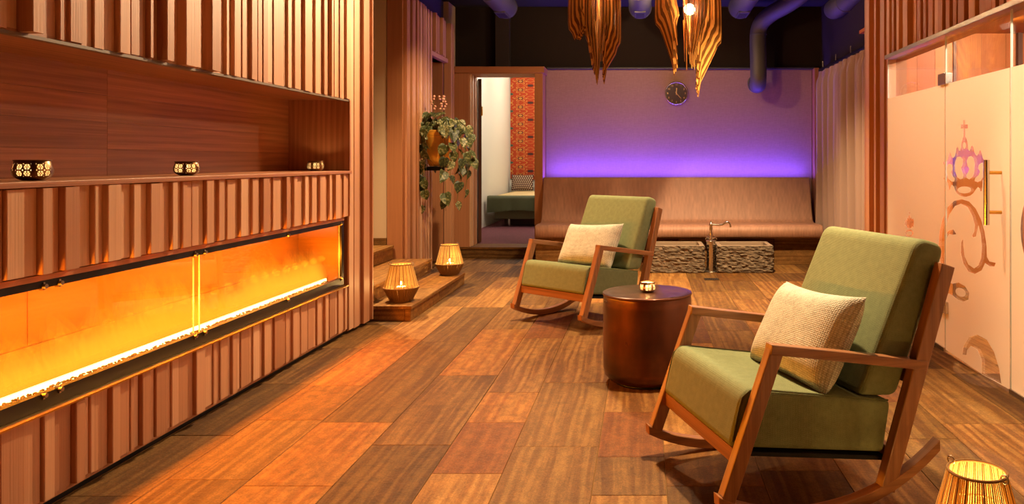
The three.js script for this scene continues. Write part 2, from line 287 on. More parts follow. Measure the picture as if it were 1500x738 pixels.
// ------------------------------------------------------------------ far left slatted wall with a side doorway
const XL = -2.3;
{
  const w = setting('wall_left_far', 'slatted timber wall past the stairs with a narrow doorway', 'wall');
  part('backing_board', [box(XL - 0.1, XL, 0, 2.73, -7.3, -8.27), box(XL - 0.1, XL, 0, 2.73, -8.93, -9.17), box(XL - 0.1, XL, 2.27, 2.73, -8.27, -8.93)], M.darkWood, w);
  part('upper_wall', box(XL - 0.16, XL - 0.06, 2.73, 3.02, -7.3, -9.6, 'z'), new THREE.MeshStandardMaterial({ color: 0x54504c, roughness: 0.95 }), w);
  part('end_face', rbox(XL - 0.1, XL + 0.045, 0.0, 2.73, -7.27, -7.3, 0.004), M.trim, w);
  const mats = [...M.slats.slice(0, 5), M.dull[0]];
  let d = 7.302;
  while (d < 9.15) {
    const a = d, b = Math.min(d + rr(0.035, 0.075), 9.165), p = rr(0.05, 0.085), y0 = a > 8.24 && b < 8.94 ? 2.32 : 0.002;
    const bb = a < 8.27 && b > 8.27 ? 8.27 : b, aa = a < 8.93 && b > 8.93 ? 8.93 : a;
    if (bb - aa > 0.012) part('slat', slatGeo(XL, XL + p, -bb, -aa, aa >= 8.26 && bb <= 8.94 ? 2.32 : 0.002, 2.73), pick(mats), w);
    const g0 = bb, g1 = Math.min(g0 + rr(0.025, 0.05), 9.165);
    d = g1;
  }
  part('door_lintel', rbox(XL - 0.3, XL + 0.05, 2.27, 2.318, -8.25, -8.95, 0.004, 'z'), M.slats[0], w);
  part('door_lining', [box(XL - 0.4, XL - 0.001, 0, 2.27, -8.9, -8.93), box(XL - 0.4, XL - 0.001, 0, 2.27, -8.27, -8.3)], M.dull[0], w);
  part('side_door', rbox(XL - 0.36, XL - 0.32, 0.004, 2.265, -8.302, -8.898, 0.004), M.darkWood, w, 'dark wooden door leaf');
}

// ------------------------------------------------------------------ door wall into the treatment room
const ZD = -9.17;
{
  const w = setting('wall_door', 'timber panelled doorway on a stone threshold', 'wall');
  part('lintel', rbox(-2.28, -1.17, 2.18, 2.255, ZD + 0.02, ZD - 0.42, 0.004, 'x'), M.trim, w);
  part('panel', rbox(-2.245, -2.06, 0.13, 2.18, ZD, ZD - 0.03, 0.003), M.dull[0], w);
  part('jamb', box(-2.3, -2.06, 0.13, 2.18, ZD - 0.03, ZD - 0.43), M.dull[1], w);
  for (const [a, b, p] of [[0.03, 0.09, 0.012], [0.105, 0.16, 0.02], [0.175, 0.235, 0.012], [0.25, 0.31, 0.02], [0.325, 0.4, 0.012]]) part('jamb_slat', slatGeo(-2.06, -2.06 + p, ZD - b, ZD - a, 0.131, 2.18), pick(M.slats), w);
  part('post', rbox(-1.287, -1.19, 0.13, 2.18, ZD, ZD - 0.42, 0.004), M.trim, w);
  part('outer_wall', [box(-2.5, -2.3, 0, 3.02, -9.165, -9.6, 'x')], M.plaster, w);
  part('soffit_board', box(-2.06, -1.287, 2.172, 2.18, ZD, ZD - 0.42, 'z'), M.slats[2], w);
  const sill = thing('stone_threshold', 'low sandstone step under the open doorway', 'step', [-1.75, 0, ZD - 0.2]);
  part('riser', rbox(-0.52, 0.53, 0.001, 0.1, 0.19, -0.2, 0.003, 'x', 1), stoneMats[4], sill); part('tread', rbox(-0.52, 0.53, 0.1, 0.128, 0.2, -0.2, 0.004, 'x', 1), stoneMats[7], sill);
  const door = thing('door_leaf', 'dark door leaf folded open into the treatment room', 'door', [-2.035, 0.14, -9.66], 0.27);
  part('panel', rbox(-0.02, 0.02, 0, 2.02, 0.03, -0.8, 0.003), M.darkWood, door);
  const h = part('hinge', [new THREE.CylinderGeometry(0.012, 0.012, 0.11, 10).translate(0.022, 1.62, 0.035), box(0.018, 0.023, 1.56, 1.68, 0.03, -0.02)], M.brass, door);
}

// ------------------------------------------------------------------ back wall: dark upper wall, padded light panel, blue light line
const ZB = -9.44;
{
  const w = setting('wall_back', 'dark back wall with a broad pale panel above the bench', 'wall');
  part('dark_wall', box(-2.5, 2.6, 2.19, 3.02, -9.5, -9.6, 'x'), M.darkWall, w);
  part('dark_wall', box(-1.19, 2.6, 0, 2.2, -9.47, -9.6, 'x'), M.darkWall, w);
  const linen = texture(256, 256, (u, v) => { const k = 205 + 14 * (fbm(u, v, 90, 20, 3, 2) - 0.5) + 12 * (fbm(u, v, 20, 90, 8, 2) - 0.5); return sat([k, k * 0.93, k * 0.86]); }, [1.5, 1.5]);
  part('light_panel', rbox(-1.188, 2.04, 0.3, 2.252, -9.465, ZB, 0.004, 'x'), new THREE.MeshStandardMaterial({ map: linen, color: 0xc6aa98, roughness: 0.9 }), w, 'pale fabric wall panel');
  part('ledge', rbox(-1.168, 2.06, 2.253, 2.275, -9.5, -9.395, 0.003, 'x'), new THREE.MeshStandardMaterial({ color: 0x3c3a38, roughness: 0.5 }), w);
  part('dark_post', rbox(-1.79, -1.62, 2.257, 3.018, -9.38, -9.49, 0.004, 'x'), new THREE.MeshStandardMaterial({ color: 0x2c201b, roughness: 0.8 }), w);
  part('side_post', rbox(2.045, 2.1, 0.0, 2.26, -9.32, -9.46, 0.004), M.trim, w);
  const led = thing('led_strip', 'violet light strip hidden behind the bench back', 'light', [0.4, 0.92, -9.29]);
  part('channel', box(-1.56, 1.57, -0.015, 0.0, -0.014, 0.014, 'x'), M.steel, led);
  part('diffuser', box(-1.55, 1.56, 0.0, 0.004, -0.008, 0.008, 'x'), glow([0.45, 0.18, 1], 6), led);
  const l = new THREE.RectAreaLight(VIOLET, LED_POWER, 3.1, 0.02); l.position.set(0.005, 0.008, 0.0); l.rotation.x = Math.PI / 2; led.add(l);
}
// right side behind the curtain and past the glass
{
  const w = setting('wall_right_far', 'plain wall behind the curtain', 'wall');
  part('plaster_face', box(2.16, 2.3, 0, 3.02, -6.2, -9.6, 'z'), M.darkWall, w);
}

// ------------------------------------------------------------------ right wall: slatted column, slats over a glass front
const XR = 1.86, RAIL = 1.9;
{
  const w = setting('wall_right', 'slatted timber wall above and beside the glass front', 'wall');
  part('backing_board', [box(XR + 0.02, XR + 0.1, RAIL, 3.02, 1.5, -5.8)], M.dull[1], w);
  const col = setting('wall_right_column', 'full height slatted column between the curtain and the glass', 'wall');
  part('backing_board', box(XR + 0.02, XR + 0.1, 0, 3.02, -5.8, -6.36), M.dull[1], col);
  part('end_cap', rbox(XR - 0.045, 2.16, 0.0, 3.02, -6.36, -6.4, 0.004), M.trim, col);
  part('edge_slat', slatGeo(XR + 0.02, XR - 0.045, -6.36, -6.27, 0.002, 3.02), M.slats[1], col);
  let d = -0.2;
  while (d < 6.27) {
    const wd = rr(0.035, 0.085), p = rr(0.025, 0.06), e = Math.min(d + wd, 6.27), y0 = e > 5.8 ? 0.002 : RAIL + 0.03 + rr(0, 0.006);
    if (!(d < 5.8 && e > 5.8)) part('slat', slatGeo(XR + 0.02, XR + 0.02 - p, -e, -d, y0, 3.02), pick(M.slats), e > 5.8 ? col : w);
    else part('slat', slatGeo(XR + 0.02, XR + 0.02 - p, -e, -5.8, 0.002, 3.02), pick(M.slats), col);
    const g = Math.min(e + rr(0.015, 0.06), 6.27);
    if (g - e > 0.005) part('slat', slatGeo(XR + 0.02, XR + 0.008, -g, -e, e > 5.8 ? 0.002 : RAIL + 0.03, 3.02), pick(M.dull), e > 5.8 ? col : w);
    d = g;
  }
  part('head_rail', rbox(1.79, XR + 0.02, RAIL, RAIL + 0.03, 1.5, -5.79, 0.003, 'z'), M.steel, w, 'slim steel rail over the glass');
}

// ------------------------------------------------------------------ glass front with frosted film and cut-out emblem
const XG = 1.82;
const onPane = (px, py) => { const d = depthAt(px, XG); return [-d, EYE - (py - 235) * d / F]; };       // [z, y] on the plane of the glass
const clip = (poly, lo, hi) => {        // keeps the part of a polygon with lo < z < hi
  for (const [lim, s] of [[lo, 1], [hi, -1]]) {
    const out = [];
    poly.forEach((p, i) => { const q = poly[(i + 1) % poly.length], a = (p[0] - lim) * s, b = (q[0] - lim) * s; if (a >= 0) out.push(p); if (a * b < 0) { const t = a / (a - b); out.push([p[0] + (q[0] - p[0]) * t, p[1] + (q[1] - p[1]) * t]); } });
    poly = out; if (poly.length < 3) return null;
  }
  return poly;
};
const ell = (cx, cy, rx, ry, n = 20, t0 = 0) => Array.from({ length: n }, (_, i) => { const t = i / n * Math.PI * 2, x = rx * Math.cos(t), y = ry * Math.sin(t); return [cx + x * Math.cos(t0) - y * Math.sin(t0), cy + x * Math.sin(t0) + y * Math.cos(t0)]; });
const CROWN = [238, 33, 256, 33, 256, 70, 278, 70, 278, 102, 256, 102, 256, 170, 268, 190, 278, 225, 280, 270, 285, 285, 292, 290, 300, 275, 306, 250, 315, 245, 324, 260, 332, 300, 345, 325, 355, 330, 366, 310, 376, 285, 385, 285, 395, 320, 403, 350, 413, 365, 413, 520, 402, 535, 400, 580, 396, 622, 382, 628, 374, 600, 362, 590, 345, 610, 325, 640, 300, 660, 260, 672, 220, 665, 190, 645, 170, 615, 160, 585, 145, 570, 135, 590, 130, 612, 120, 614, 116, 580, 112, 555, 95, 535, 75, 524, 78, 512, 86, 500, 88, 420, 74, 395, 76, 380, 95, 380, 110, 365, 118, 330, 125, 302, 135, 302, 144, 340, 155, 350, 168, 335, 178, 290, 184, 258, 195, 258, 203, 285, 212, 290, 218, 270, 222, 225, 232, 190, 240, 170, 240, 102, 218, 102, 218, 70, 238, 70];
const KIDNEYS = [
  [104, 420, 112, 402, 130, 396, 145, 408, 150, 440, 136, 468, 150, 498, 168, 520, 164, 544, 145, 545, 115, 520, 101, 470],
  [175, 370, 190, 340, 215, 336, 235, 360, 235, 400, 220, 430, 230, 460, 240, 490, 235, 518, 215, 526, 190, 508, 172, 460, 168, 410],
  [268, 370, 285, 337, 305, 332, 325, 350, 335, 400, 330, 470, 315, 508, 290, 526, 268, 514, 264, 490, 280, 464, 290, 440, 275, 410],
  [404, 386, 390, 388, 370, 405, 362, 435, 380, 460, 365, 490, 340, 515, 335, 540, 360, 549, 388, 535, 404, 505]];
const SWIRL = [82, 455, 72, 400, 66, 320, 72, 240, 90, 165, 120, 95, 160, 58, 205, 48, 250, 62, 290, 105, 322, 170, 343, 245, 355, 330, 357, 395, 372, 422, 410, 430, 402, 452, 372, 450, 346, 432, 325, 475, 283, 497, 245, 482, 215, 435, 199, 370, 201, 310, 212, 284, 215, 330, 222, 390, 245, 440, 280, 464, 305, 445, 322, 400, 327, 330, 318, 255, 306, 205, 298, 240, 290, 272, 272, 278, 268, 266, 280, 245, 284, 205, 270, 150, 240, 95, 200, 75, 165, 88, 130, 140, 112, 205, 106, 262, 128, 236, 155, 229, 172, 258, 150, 262, 130, 256, 115, 280, 104, 320, 98, 390, 100, 455];
const LOOP = [112, 542, 150, 556, 185, 548, 225, 570, 250, 610, 245, 650, 215, 663, 180, 650, 150, 625, 125, 612, 110, 650, 107, 600];
const ARC = [187, 525, 192, 490, 212, 458, 245, 448, 282, 468, 310, 515, 330, 580, 338, 638, 262, 600, 262, 545, 245, 505, 220, 492, 205, 508, 203, 527];
const pairs = (a) => { const o = []; for (let i = 0; i < a.length; i += 2) o.push([a[i], a[i + 1]]); return o; };
const map = (a, ox, oy, s) => pairs(a).map(([x, y]) => onPane(ox + x / s, oy + y / s));
const holes = [map(CROWN, 1370, 170, 5.677), map(SWIRL, 1360, 280, 4.1), map(LOOP, 1360, 280, 4.1), map(ARC, 1340, 320, 2.636),
  pairs(CROWN).map(([x, y]) => onPane(1332.8 + (x - 245) / 5.677 * 0.235, 322 + (y - 350) / 5.677 * 0.22)),
  [...ell(1333, 341, 6, 5, 14).map((p) => onPane(...p))]];
const islands = [...KIDNEYS.map((k) => map(k, 1370, 170, 5.677)), ell(248, 245, 12, 28).map(([x, y]) => onPane(1370 + x / 5.677, 170 + y / 5.677)), ell(248, 614, 56, 29).map(([x, y]) => onPane(1370 + x / 5.677, 170 + y / 5.677)),
  ell(198, 607, 33, 24, 18, 0.6).map(([x, y]) => onPane(1360 + x / 4.1, 280 + y / 4.1)), ell(1333, 341.6, 4.2, 3.4, 14).map((p) => onPane(...p))];
// emblem of the next pane: tall loop with a hook
const ring = (cz, cy, rz, ry, t) => [ell(cz, cy, rz, ry, 36), ell(cz, cy, rz - t, ry - t * 1.2, 36)];
const [loopOut, loopIn] = ring(-3.33, 0.82, 0.42, 0.3, 0.07);
holes.push(loopOut); islands.push(loopIn);
const film = new THREE.MeshPhysicalMaterial({ color: new THREE.Color().setRGB(0.95, 0.89, 0.78), roughness: 0.75, transmission: 0.55, thickness: 0 });
const zJoint = -depthAt(1385.8, XG), zJoint2 = -depthAt(1482, XG);
{
  const plane = (shape, t) => { const g = new THREE.ExtrudeGeometry(shape, { depth: t, bevelEnabled: false, curveSegments: 8 }); return g.applyMatrix4(new THREE.Matrix4().makeBasis(new THREE.Vector3(0, 0, 1), new THREE.Vector3(0, 1, 0), new THREE.Vector3(-1, 0, 0))); };
  function pane(label, z0, z1, group) {
    const g = thing('glass_pane', label, 'glass', [XG, 0.0, (z0 + z1) / 2], 0); const zc = (z0 + z1) / 2;
    g.userData.group = 'glass panes of the frosted front';
    part('glass', box(-0.004, 0.004, 0.012, RAIL, z0 - zc, z1 - zc, 'y'), M.glass, g);
    for (const z of [z0 - 0.001, z1 + 0.001]) part('glass_edge', box(-0.0045, 0.0045, 0.012, RAIL - 0.001, z - zc - 0.0006, z - zc + 0.0006), M.glassEdge, g);
    const inset = 0.006, s = new THREE.Shape([[z1 + inset, 0.014], [z0 - inset, 0.014], [z0 - inset, 1.61], [z1 + inset, 1.61]].map(([z, y]) => new THREE.Vector2(z - zc, y)));
    const shapes = [s];
    for (const h of holes) { const c = clip(h, z1 + inset + 0.004, z0 - inset - 0.004); if (c) s.holes.push(new THREE.Path(c.map(([z, y]) => new THREE.Vector2(z - zc, y)))); }
    for (const h of islands) { const c = clip(h, z1 + inset + 0.004, z0 - inset - 0.004); if (c) shapes.push(new THREE.Shape(c.map(([z, y]) => new THREE.Vector2(z - zc, y)))); }
    part('frosted_film', plane(shapes, 0.0006).translate(-0.0046, 0, 0), film, g, 'frosted film with clear emblem');
    return g;
  }
  pane('fixed frosted pane between slatted column and glass door, tiny emblem', -zJoint * 0 + zJoint - 0.003, -5.79);
  const dr = pane('frosted glass door with crown emblem and bar handle', zJoint2 - 0.003, zJoint + 0.003);
  pane('frosted pane past the glass door handle with a large loop', -2.9, zJoint2 + 0.003);
  pane('frosted pane farthest from the slatted column', 1.48, -2.894);
  const zc = dr.position.z;
  const hd = part('handle', rod([-0.08, 0.823, -3.95 - zc], [-0.08, 1.153, -3.95 - zc], 0.015, 0.015, 16), M.chrome, dr, 'steel bar handle');
  for (const y of [1.088, 0.887]) part('standoff', rod([-0.08, y, -3.95 - zc], [-0.004, y, -3.95 - zc], 0.009, 0.009, 12), M.brass, hd);
  for (const y of [1.64, 0.27]) part('patch_hinge', rbox(-0.025, 0.022, y - 0.035, y + 0.035, zJoint - zc - 0.07, zJoint - zc + 0.05, 0.004, 'z'), M.chrome, dr, 'polished metal hinge block');
  const rail = thing('floor_rail', 'steel channel holding the fixed glass panes to the floor', 'rail', [XG, 0, -4.7]);
  part('channel', [box(-0.014, 0.014, 0.0, 0.022, 4.7 + zJoint, 4.7 - 5.79, 'z'), box(-0.014, 0.014, 0.0, 0.022, 4.7 + 1.48, 4.7 + zJoint2, 'z')], M.steel, rail);
}
// warm timber room past the glass
{
  const w = setting('wall_cabin', 'orange timber lining of the warm room past the glass', 'wall');
  const panels = [0xbe6818, 0xb66014, 0xc6721e].map((c) => wood(c, 0.45));
  const wallZ = (z, x0, x1, n) => { for (let i = 0; i < n; i++) part('panel', box(x0 + (x1 - x0) * i / n + 0.001, x0 + (x1 - x0) * (i + 1) / n - 0.001, 0, 2.3, z, z - 0.03), panels[i % 3], w); };
  wallZ(-6.0, 1.97, 2.385, 3); wallZ(-7.05, 2.4, 3.72, 6);
  part('dark_post', box(2.385, 2.405, 0, 2.3, -5.99, -7.06), M.darkWood, w); part('dark_post', box(3.37, 3.41, 0, 2.3, -7.0, -7.05), M.darkWood, w);
  for (let i = 0; i < 13; i++) part('panel', box(3.72, 3.75, 0, 2.3, 1.4 - i * 0.65, 1.4 - (i + 1) * 0.65 + 0.002, 'y'), panels[(i * 2) % 3], w);
  for (let i = 0; i < 6; i++) part('ceiling_board', box(1.96 + i * 0.3, 1.96 + (i + 1) * 0.3 - 0.002, 2.3, 2.33, 1.5, -7.08, 'z'), panels[i % 3], w);
  for (const [x, z, k, where] of [[2.6, -3.4, 15, 'past the door handle pane'], [3.2, -4.9, 17, 'past the crown emblem'], [2.915, -6.3, 0.6, 'by the far cabin wall'], [2.6, -2.0, 9, 'farthest from the cabin end wall']]) {
    const l = thing('downlight', 'round recessed downlight in the cabin ceiling ' + where, 'lamp', [x, 2.29, z], 0, 'downlights past the glass');
    part('ring', new THREE.TorusGeometry(0.05, 0.008, 8, 24).rotateX(Math.PI / 2), M.steel, l);
    part('lens', new THREE.CylinderGeometry(0.044, 0.044, 0.008, 24), glow([1, 0.75, 0.42], 9), l);
    pointLight(l, [0, -0.03, 0], new THREE.Color().setRGB(1, 0.83, 0.6), k, 2.5);
  }
}

// ------------------------------------------------------------------ treatment room past the doorway
{
  const w = setting('wall_treatment', 'white walls of the small treatment room', 'wall');
  part('white_wall', [box(-2.6, -2.45, 0, 2.75, -9.6, -14.3, 'z'), box(-2.6, 0.4, 0, 2.75, -14.2, -14.35, 'x'), box(0.3, 0.45, 0, 2.75, -9.6, -14.3, 'z'), box(-1.19, 0.4, 0, 2.75, -9.605, -9.66, 'x'), box(-2.6, -2.06, 0, 2.75, -9.602, -9.62, 'x'), box(-2.6, 0.4, 2.18, 2.75, -9.602, -9.66, 'x')], M.white, w);
  part('white_ceiling', box(-2.6, 0.45, 2.75, 2.85, -9.6, -14.35, 'x'), M.white, w);
  const pile = texture(256, 256, (u, v) => { const k = 0.6 + 0.8 * fbm(u, v, 90, 90, 4, 2); return sat([104 * k, 52 * k, 62 * k]); }, [2, 2]);
  const c = part('floor_carpet', box(-2.5, 0.35, 0.0, 0.128, -9.575, -14.2, 'x'), new THREE.MeshStandardMaterial({ map: pile, roughness: 1, bumpMap: stoneBump, bumpScale: 0.003 }), scene);
  c.userData = { kind: 'structure', label: 'purple brown carpet of the treatment room', category: 'carpet' };
  const print = texture(512, 1024, (u, v) => {
    const U = u * 2, V = v * 6, fu = Math.abs(((U % 1) + 1) % 1 - 0.5) * 2, fv = Math.abs(((V % 1) + 1) % 1 - 0.5) * 2, r = Math.hypot(fu - 0.5, (fv - 0.5) * 0.9);
    const base = [156 + 20 * fbm(u, v, 60, 90, 2, 2), 58, 24], gold = [190, 134, 62], dark = [70, 40, 36], teal = [70, 84, 70];
    let col = base; const a = Math.atan2(fv - 0.5, fu - 0.5), pet = 0.24 + 0.08 * Math.cos(6 * a);
    if (Math.abs(r - pet) < 0.035) col = gold; else if (r < 0.09) col = gold; else if (r < 0.14) col = dark;
    const q = Math.abs(Math.sin(fu * 9 + Math.sin(fv * 8) * 1.6)); if (r > 0.36 && q < 0.18) col = gold;
    if (Math.hypot(fu - 0.02, fv - 0.02) < 0.13) col = dark; if (Math.hypot(fu - 0.98, fv - 0.98) < 0.12) col = teal; if (Math.hypot(fu - 0.98, fv - 0.03) < 0.09) col = gold;
    return col;
  });
  const hung = thing('wall_tapestry', 'orange red ornamental tapestry hung behind the treatment bed', 'tapestry', [-1.7, 0.8, -14.19]);
  const tg = new THREE.BoxGeometry(1.46, 1.87, 0.012); tg.translate(0, 0.935, 0);
  part('cloth', tg, new THREE.MeshStandardMaterial({ map: print, roughness: 0.95 }), hung);
  part('rod', rod([-0.75, 1.875, 0.015], [0.75, 1.875, 0.015], 0.012), M.darkWood, hung);
  const bed = thing('treatment_bed', 'low treatment bed with cream top and dark green throw', 'bed', [-1.6, 0.128, -13.0]);
  const green = new THREE.MeshPhysicalMaterial({ color: 0x4a4c2c, roughness: 0.6, sheen: 0.5, sheenColor: new THREE.Color(0x9a9a70) });
  part('base', rbox(-0.7, 0.7, 0.12, 0.33, 1.02, -1.05, 0.015, 'x'), new THREE.MeshStandardMaterial({ color: 0x5e5638, roughness: 0.95 }), bed);
  part('mattress', rbox(-0.75, 0.75, 0.33, 0.47, 1.06, -1.1, 0.03, 'x', 4), new THREE.MeshStandardMaterial({ color: 0xd8c08c, roughness: 0.95 }), bed);
  for (const x of [-0.5, 0.5]) for (const z of [0.85, -0.9]) part('leg', rod([x, 0, z], [x, 0.12, z], 0.02), M.chrome, bed);
  part('plinth', box(-0.62, 0.62, 0, 0.12, 0.6, -0.9, 'x'), M.darkWood, bed);
  // throw: folds hang over the foot end
  const tw = new THREE.PlaneGeometry(1.6, 1, 80, 12), tp = tw.attributes.position;
  for (let i = 0; i < tp.count; i++) {
    const u = tp.getX(i), t = 0.5 - tp.getY(i), f = Math.sin(u * 21) * 0.5 + Math.sin(u * 37 + 1) * 0.3;
    if (t < 0.35) tp.setXYZ(i, u, 0.478, 1.07 - (0.35 - t) * 0.5); else { const h = (t - 0.35) / 0.65; tp.setXYZ(i, u, 0.478 - h * (0.24 + 0.02 * Math.sin(u * 5)), 1.085 + f * 0.022 * h); }
  }
  tw.computeVertexNormals();
  part('throw', tw, green, bed, 'dark green satin throw');
  const dots = texture(256, 256, (u, v) => { const x = u * 12, y = v * 12, k = Math.hypot((x + (Math.floor(y) % 2) * 0.5) % 1 - 0.5, y % 1 - 0.5); return k < 0.3 ? [206, 190, 160] : k < 0.4 ? [120, 66, 60] : [70, 44, 40]; }, [2.2, 2.2]);
  for (const [x, lab] of [[-2.19, 'small dotted cushion against the white wall on the treatment bed'], [-1.765, 'small dotted cushion under the middle of the tapestry']]) {
    const c2 = thing('bed_cushion', lab, 'cushion', [x, 0.602, -14.05], 0, 'dotted cushions on the treatment bed');
    part('cover', cushionGeo(0.4, 0.3, 0.12).rotateX(-0.2).translate(0, 0.148, 0), new THREE.MeshStandardMaterial({ map: dots, roughness: 0.95 }), c2);
  }
  for (const [x, y, z, k, rgb, where] of [[-1.6, 2.72, -11.2, 5.5, [1, 0.92, 0.8], 'by the doorway'], [-1.3, 2.72, -13.2, 6.5, [1, 0.86, 0.68], 'above the bed']]) {
    const l = thing('room_downlight', 'round downlight in the white treatment room ceiling ' + where, 'lamp', [x, y, z], 0, 'downlights of the treatment room');
    part('lens', new THREE.CylinderGeometry(0.08, 0.08, 0.02, 24), glow(rgb, 4), l); pointLight(l, [0, -0.03, 0], new THREE.Color().setRGB(...rgb), k, 4);
  }
}
function cushionGeo(w, h, t, n = 24) {            // pointed corners, edges drawn in a little between them, full middle
  const side = (s) => {
    const g = new THREE.PlaneGeometry(w, h, n, n), p = g.attributes.position, uv = g.attributes.uv;
    for (let i = 0; i < p.count; i++) {
      const x = p.getX(i), y = p.getY(i), u = 2 * x / w, v = 2 * y / h, f = Math.pow(Math.max(0, (1 - u ** 4) * (1 - v ** 4)), 0.6);
      p.setXYZ(i, x * (1 - 0.05 * (1 - v * v)), y * (1 - 0.1 * (1 - u * u)), s * t / 2 * f); uv.setXY(i, x + 1, y + 1);
    }
    if (s < 0) { const ix = g.index.array; for (let i = 0; i < ix.length; i += 3) [ix[i], ix[i + 1]] = [ix[i + 1], ix[i]]; }
    g.computeVertexNormals(); return g;
  };
  return join([side(1), side(-1)]);
}

// ------------------------------------------------------------------ long glazed fireplace
{
  const zn = -1.0, zf = -5.085, zm = (zn + zf) / 2, fp = thing('fireplace', 'long black framed fireplace burning behind glass in the slatted wall', 'fireplace', [-1.96, 0.33, zm]);
  const B = (n, x0, x1, y0, y1, z0, z1, m, lab, grain = 'z') => part(n, box(x0 + 1.96, x1 + 1.96, y0 - 0.33, y1 - 0.33, z0 - zm, z1 - zm, grain), m, fp, lab);
  const steel = new THREE.MeshPhysicalMaterial({ color: new THREE.Color().setRGB(0.13, 0.055, 0.016), roughness: 0.7, specularIntensity: 0.15 });
  B('back_plate', -2.265, -2.25, 0.36, 0.757, zn, zf, steel);
  for (const z of [-2.84]) B('back_joint', -2.251, -2.247, 0.37, 0.75, z, z - 0.008, steel);
  B('back_ledge', -2.25, -2.232, 0.36, 0.474, zn, zf, steel);
  B('hearth_plate', -2.265, -1.985, 0.335, 0.362, zn, zf, M.soot);
  B('box_top', -2.265, -1.985, 0.745, 0.757, zn, zf, M.soot);
  B('box_end', -2.265, -1.992, 0.36, 0.747, zf + 0.012, zf, steel); B('box_end', -2.265, -1.992, 0.36, 0.747, zn, zn - 0.012, steel);
  // frame of four bars
  B('frame_bar', -1.99, -1.967, 0.732, 0.757, zn, zf - 0.02, M.black); B('frame_bar', -1.99, -1.967, 0.336, 0.386, zn, zf - 0.02, M.black);
  B('frame_bar', -1.99, -1.967, 0.386, 0.732, zf + 0.02, zf - 0.02, M.black); B('frame_bar', -1.99, -1.967, 0.386, 0.732, zn, zn + 0.04, M.black);
  B('lip', -1.985, -1.929, 0.329, 0.335, zn, zf - 0.02, M.brass, 'thin brass coloured ledge');
  for (const [a, b] of [[zn, -3.425], [-3.47, zf + 0.02]]) { const g = B('glass_pane', -1.984, -1.98, 0.384, 0.734, a, b, M.glass); for (const z of [a, b]) part('pane_edge', box(-0.0245, -0.0195, 0.056, 0.402, z - zm - 0.0015, z - zm + 0.0015), M.glassEdge, g); }
  for (const z of [-2.55, -2.62, -3.41, -3.485, -4.3, -5.06]) for (const y of [0.738, 0.381]) part('clip', [new THREE.CylinderGeometry(0.008, 0.008, 0.012, 12).rotateZ(Math.PI / 2).translate(-0.002, y - 0.33, z - zm), box(-0.02, -0.004, y - 0.343, y - 0.317, z - zm - 0.004, z - zm + 0.004)], M.steel, fp, 'small metal clip');
  // glowing burner and ember stones
  const hot = B('burner', -2.068, -2.056, 0.362, 0.386, zn + 0.05, zf + 0.04, glow([1, 0.6, 0.2], 6), 'white hot burner line');
  const stones = [], ico = new THREE.IcosahedronGeometry(1, 0);
  for (let i = 0; i < 2600; i++) { const x = rnd() < 0.8 ? rr(-2.05, -1.998) : rr(-2.22, -2.09), r = rr(0.003, 0.0055); const g = ico.clone(); g.scale(r * rr(0.8, 1.4), r * rr(0.6, 1), r * rr(0.8, 1.5)).rotateY(rr(0, 6)).translate(x + 1.96, 0.366 - 0.33 + r * 0.7 + rr(0, 0.004), rr(zf + 0.05, zn - 0.05) - zm); stones.push(g); }
  const em = part('ember_stones', stones, new THREE.MeshStandardMaterial({ color: new THREE.Color().setRGB(0.028, 0.014, 0.007), roughness: 0.9 }), fp, 'bed of small ember stones'); em.userData.kind = 'stuff';
  // flames: soft bodies of burning gas, thin towards the tips
  const fl = [], prof = [[0, 0], [0.03, 0.008], [0.045, 0.035], [0.047, 0.08], [0.04, 0.13], [0.027, 0.18], [0.013, 0.225], [0, 0.26]];
  for (let z = zf + 0.06; z < zn - 0.06; z += 0.021) {
    const k = 0.3 + 0.75 * noise(z * 2.6 + 40, 0.5, 999, 9, 3) ** 1.3 + 0.35 * noise(z * 11 + 80, 0.5, 999, 9, 5);
    const g = new THREE.LatheGeometry(prof.map(([r, y]) => new THREE.Vector2(r, y)), 9), p = g.attributes.position, c = new Float32Array(p.count * 4), ph = rr(0, 6);
    for (let i = 0; i < p.count; i++) {
      const y = p.getY(i), t = y / 0.26; c.set([1, 1, 1, (1 - t) ** 1.4], 4 * i);
      p.setXYZ(i, p.getX(i) * 0.7 - 0.112 - 0.07 * t * k + Math.sin(ph + t * 4) * 0.012 * t, 0.05 + y * k, p.getZ(i) * 1.5 + z - zm + Math.sin(ph * 2 + t * 5) * 0.02 * t);
    }
    g.setAttribute('color', new THREE.BufferAttribute(c, 4)); g.computeVertexNormals(); fl.push(g.toNonIndexed());
  }
  const flame = new THREE.MeshStandardMaterial({ color: 0x000000, emissive: new THREE.Color().setRGB(1, 0.27, 0.01), emissiveIntensity: 2.8, transparent: true, opacity: 0.11, vertexColors: true, roughness: 1, depthWrite: false });
  const fm = part('flames', mergeGeometries(fl), flame, fp, 'low yellow flames'); fm.userData.kind = 'stuff'; fm.castShadow = false;
  const n = 32, len = (zn - zf - 0.16) / n;
  for (let i = 0; i < n; i++) { const z = zf + 0.1 + len * (i + 0.5) - zm; pointLight(fp, [-0.068, 0.2, z], FIRE, FIRE_OUT / n, 1); }
}

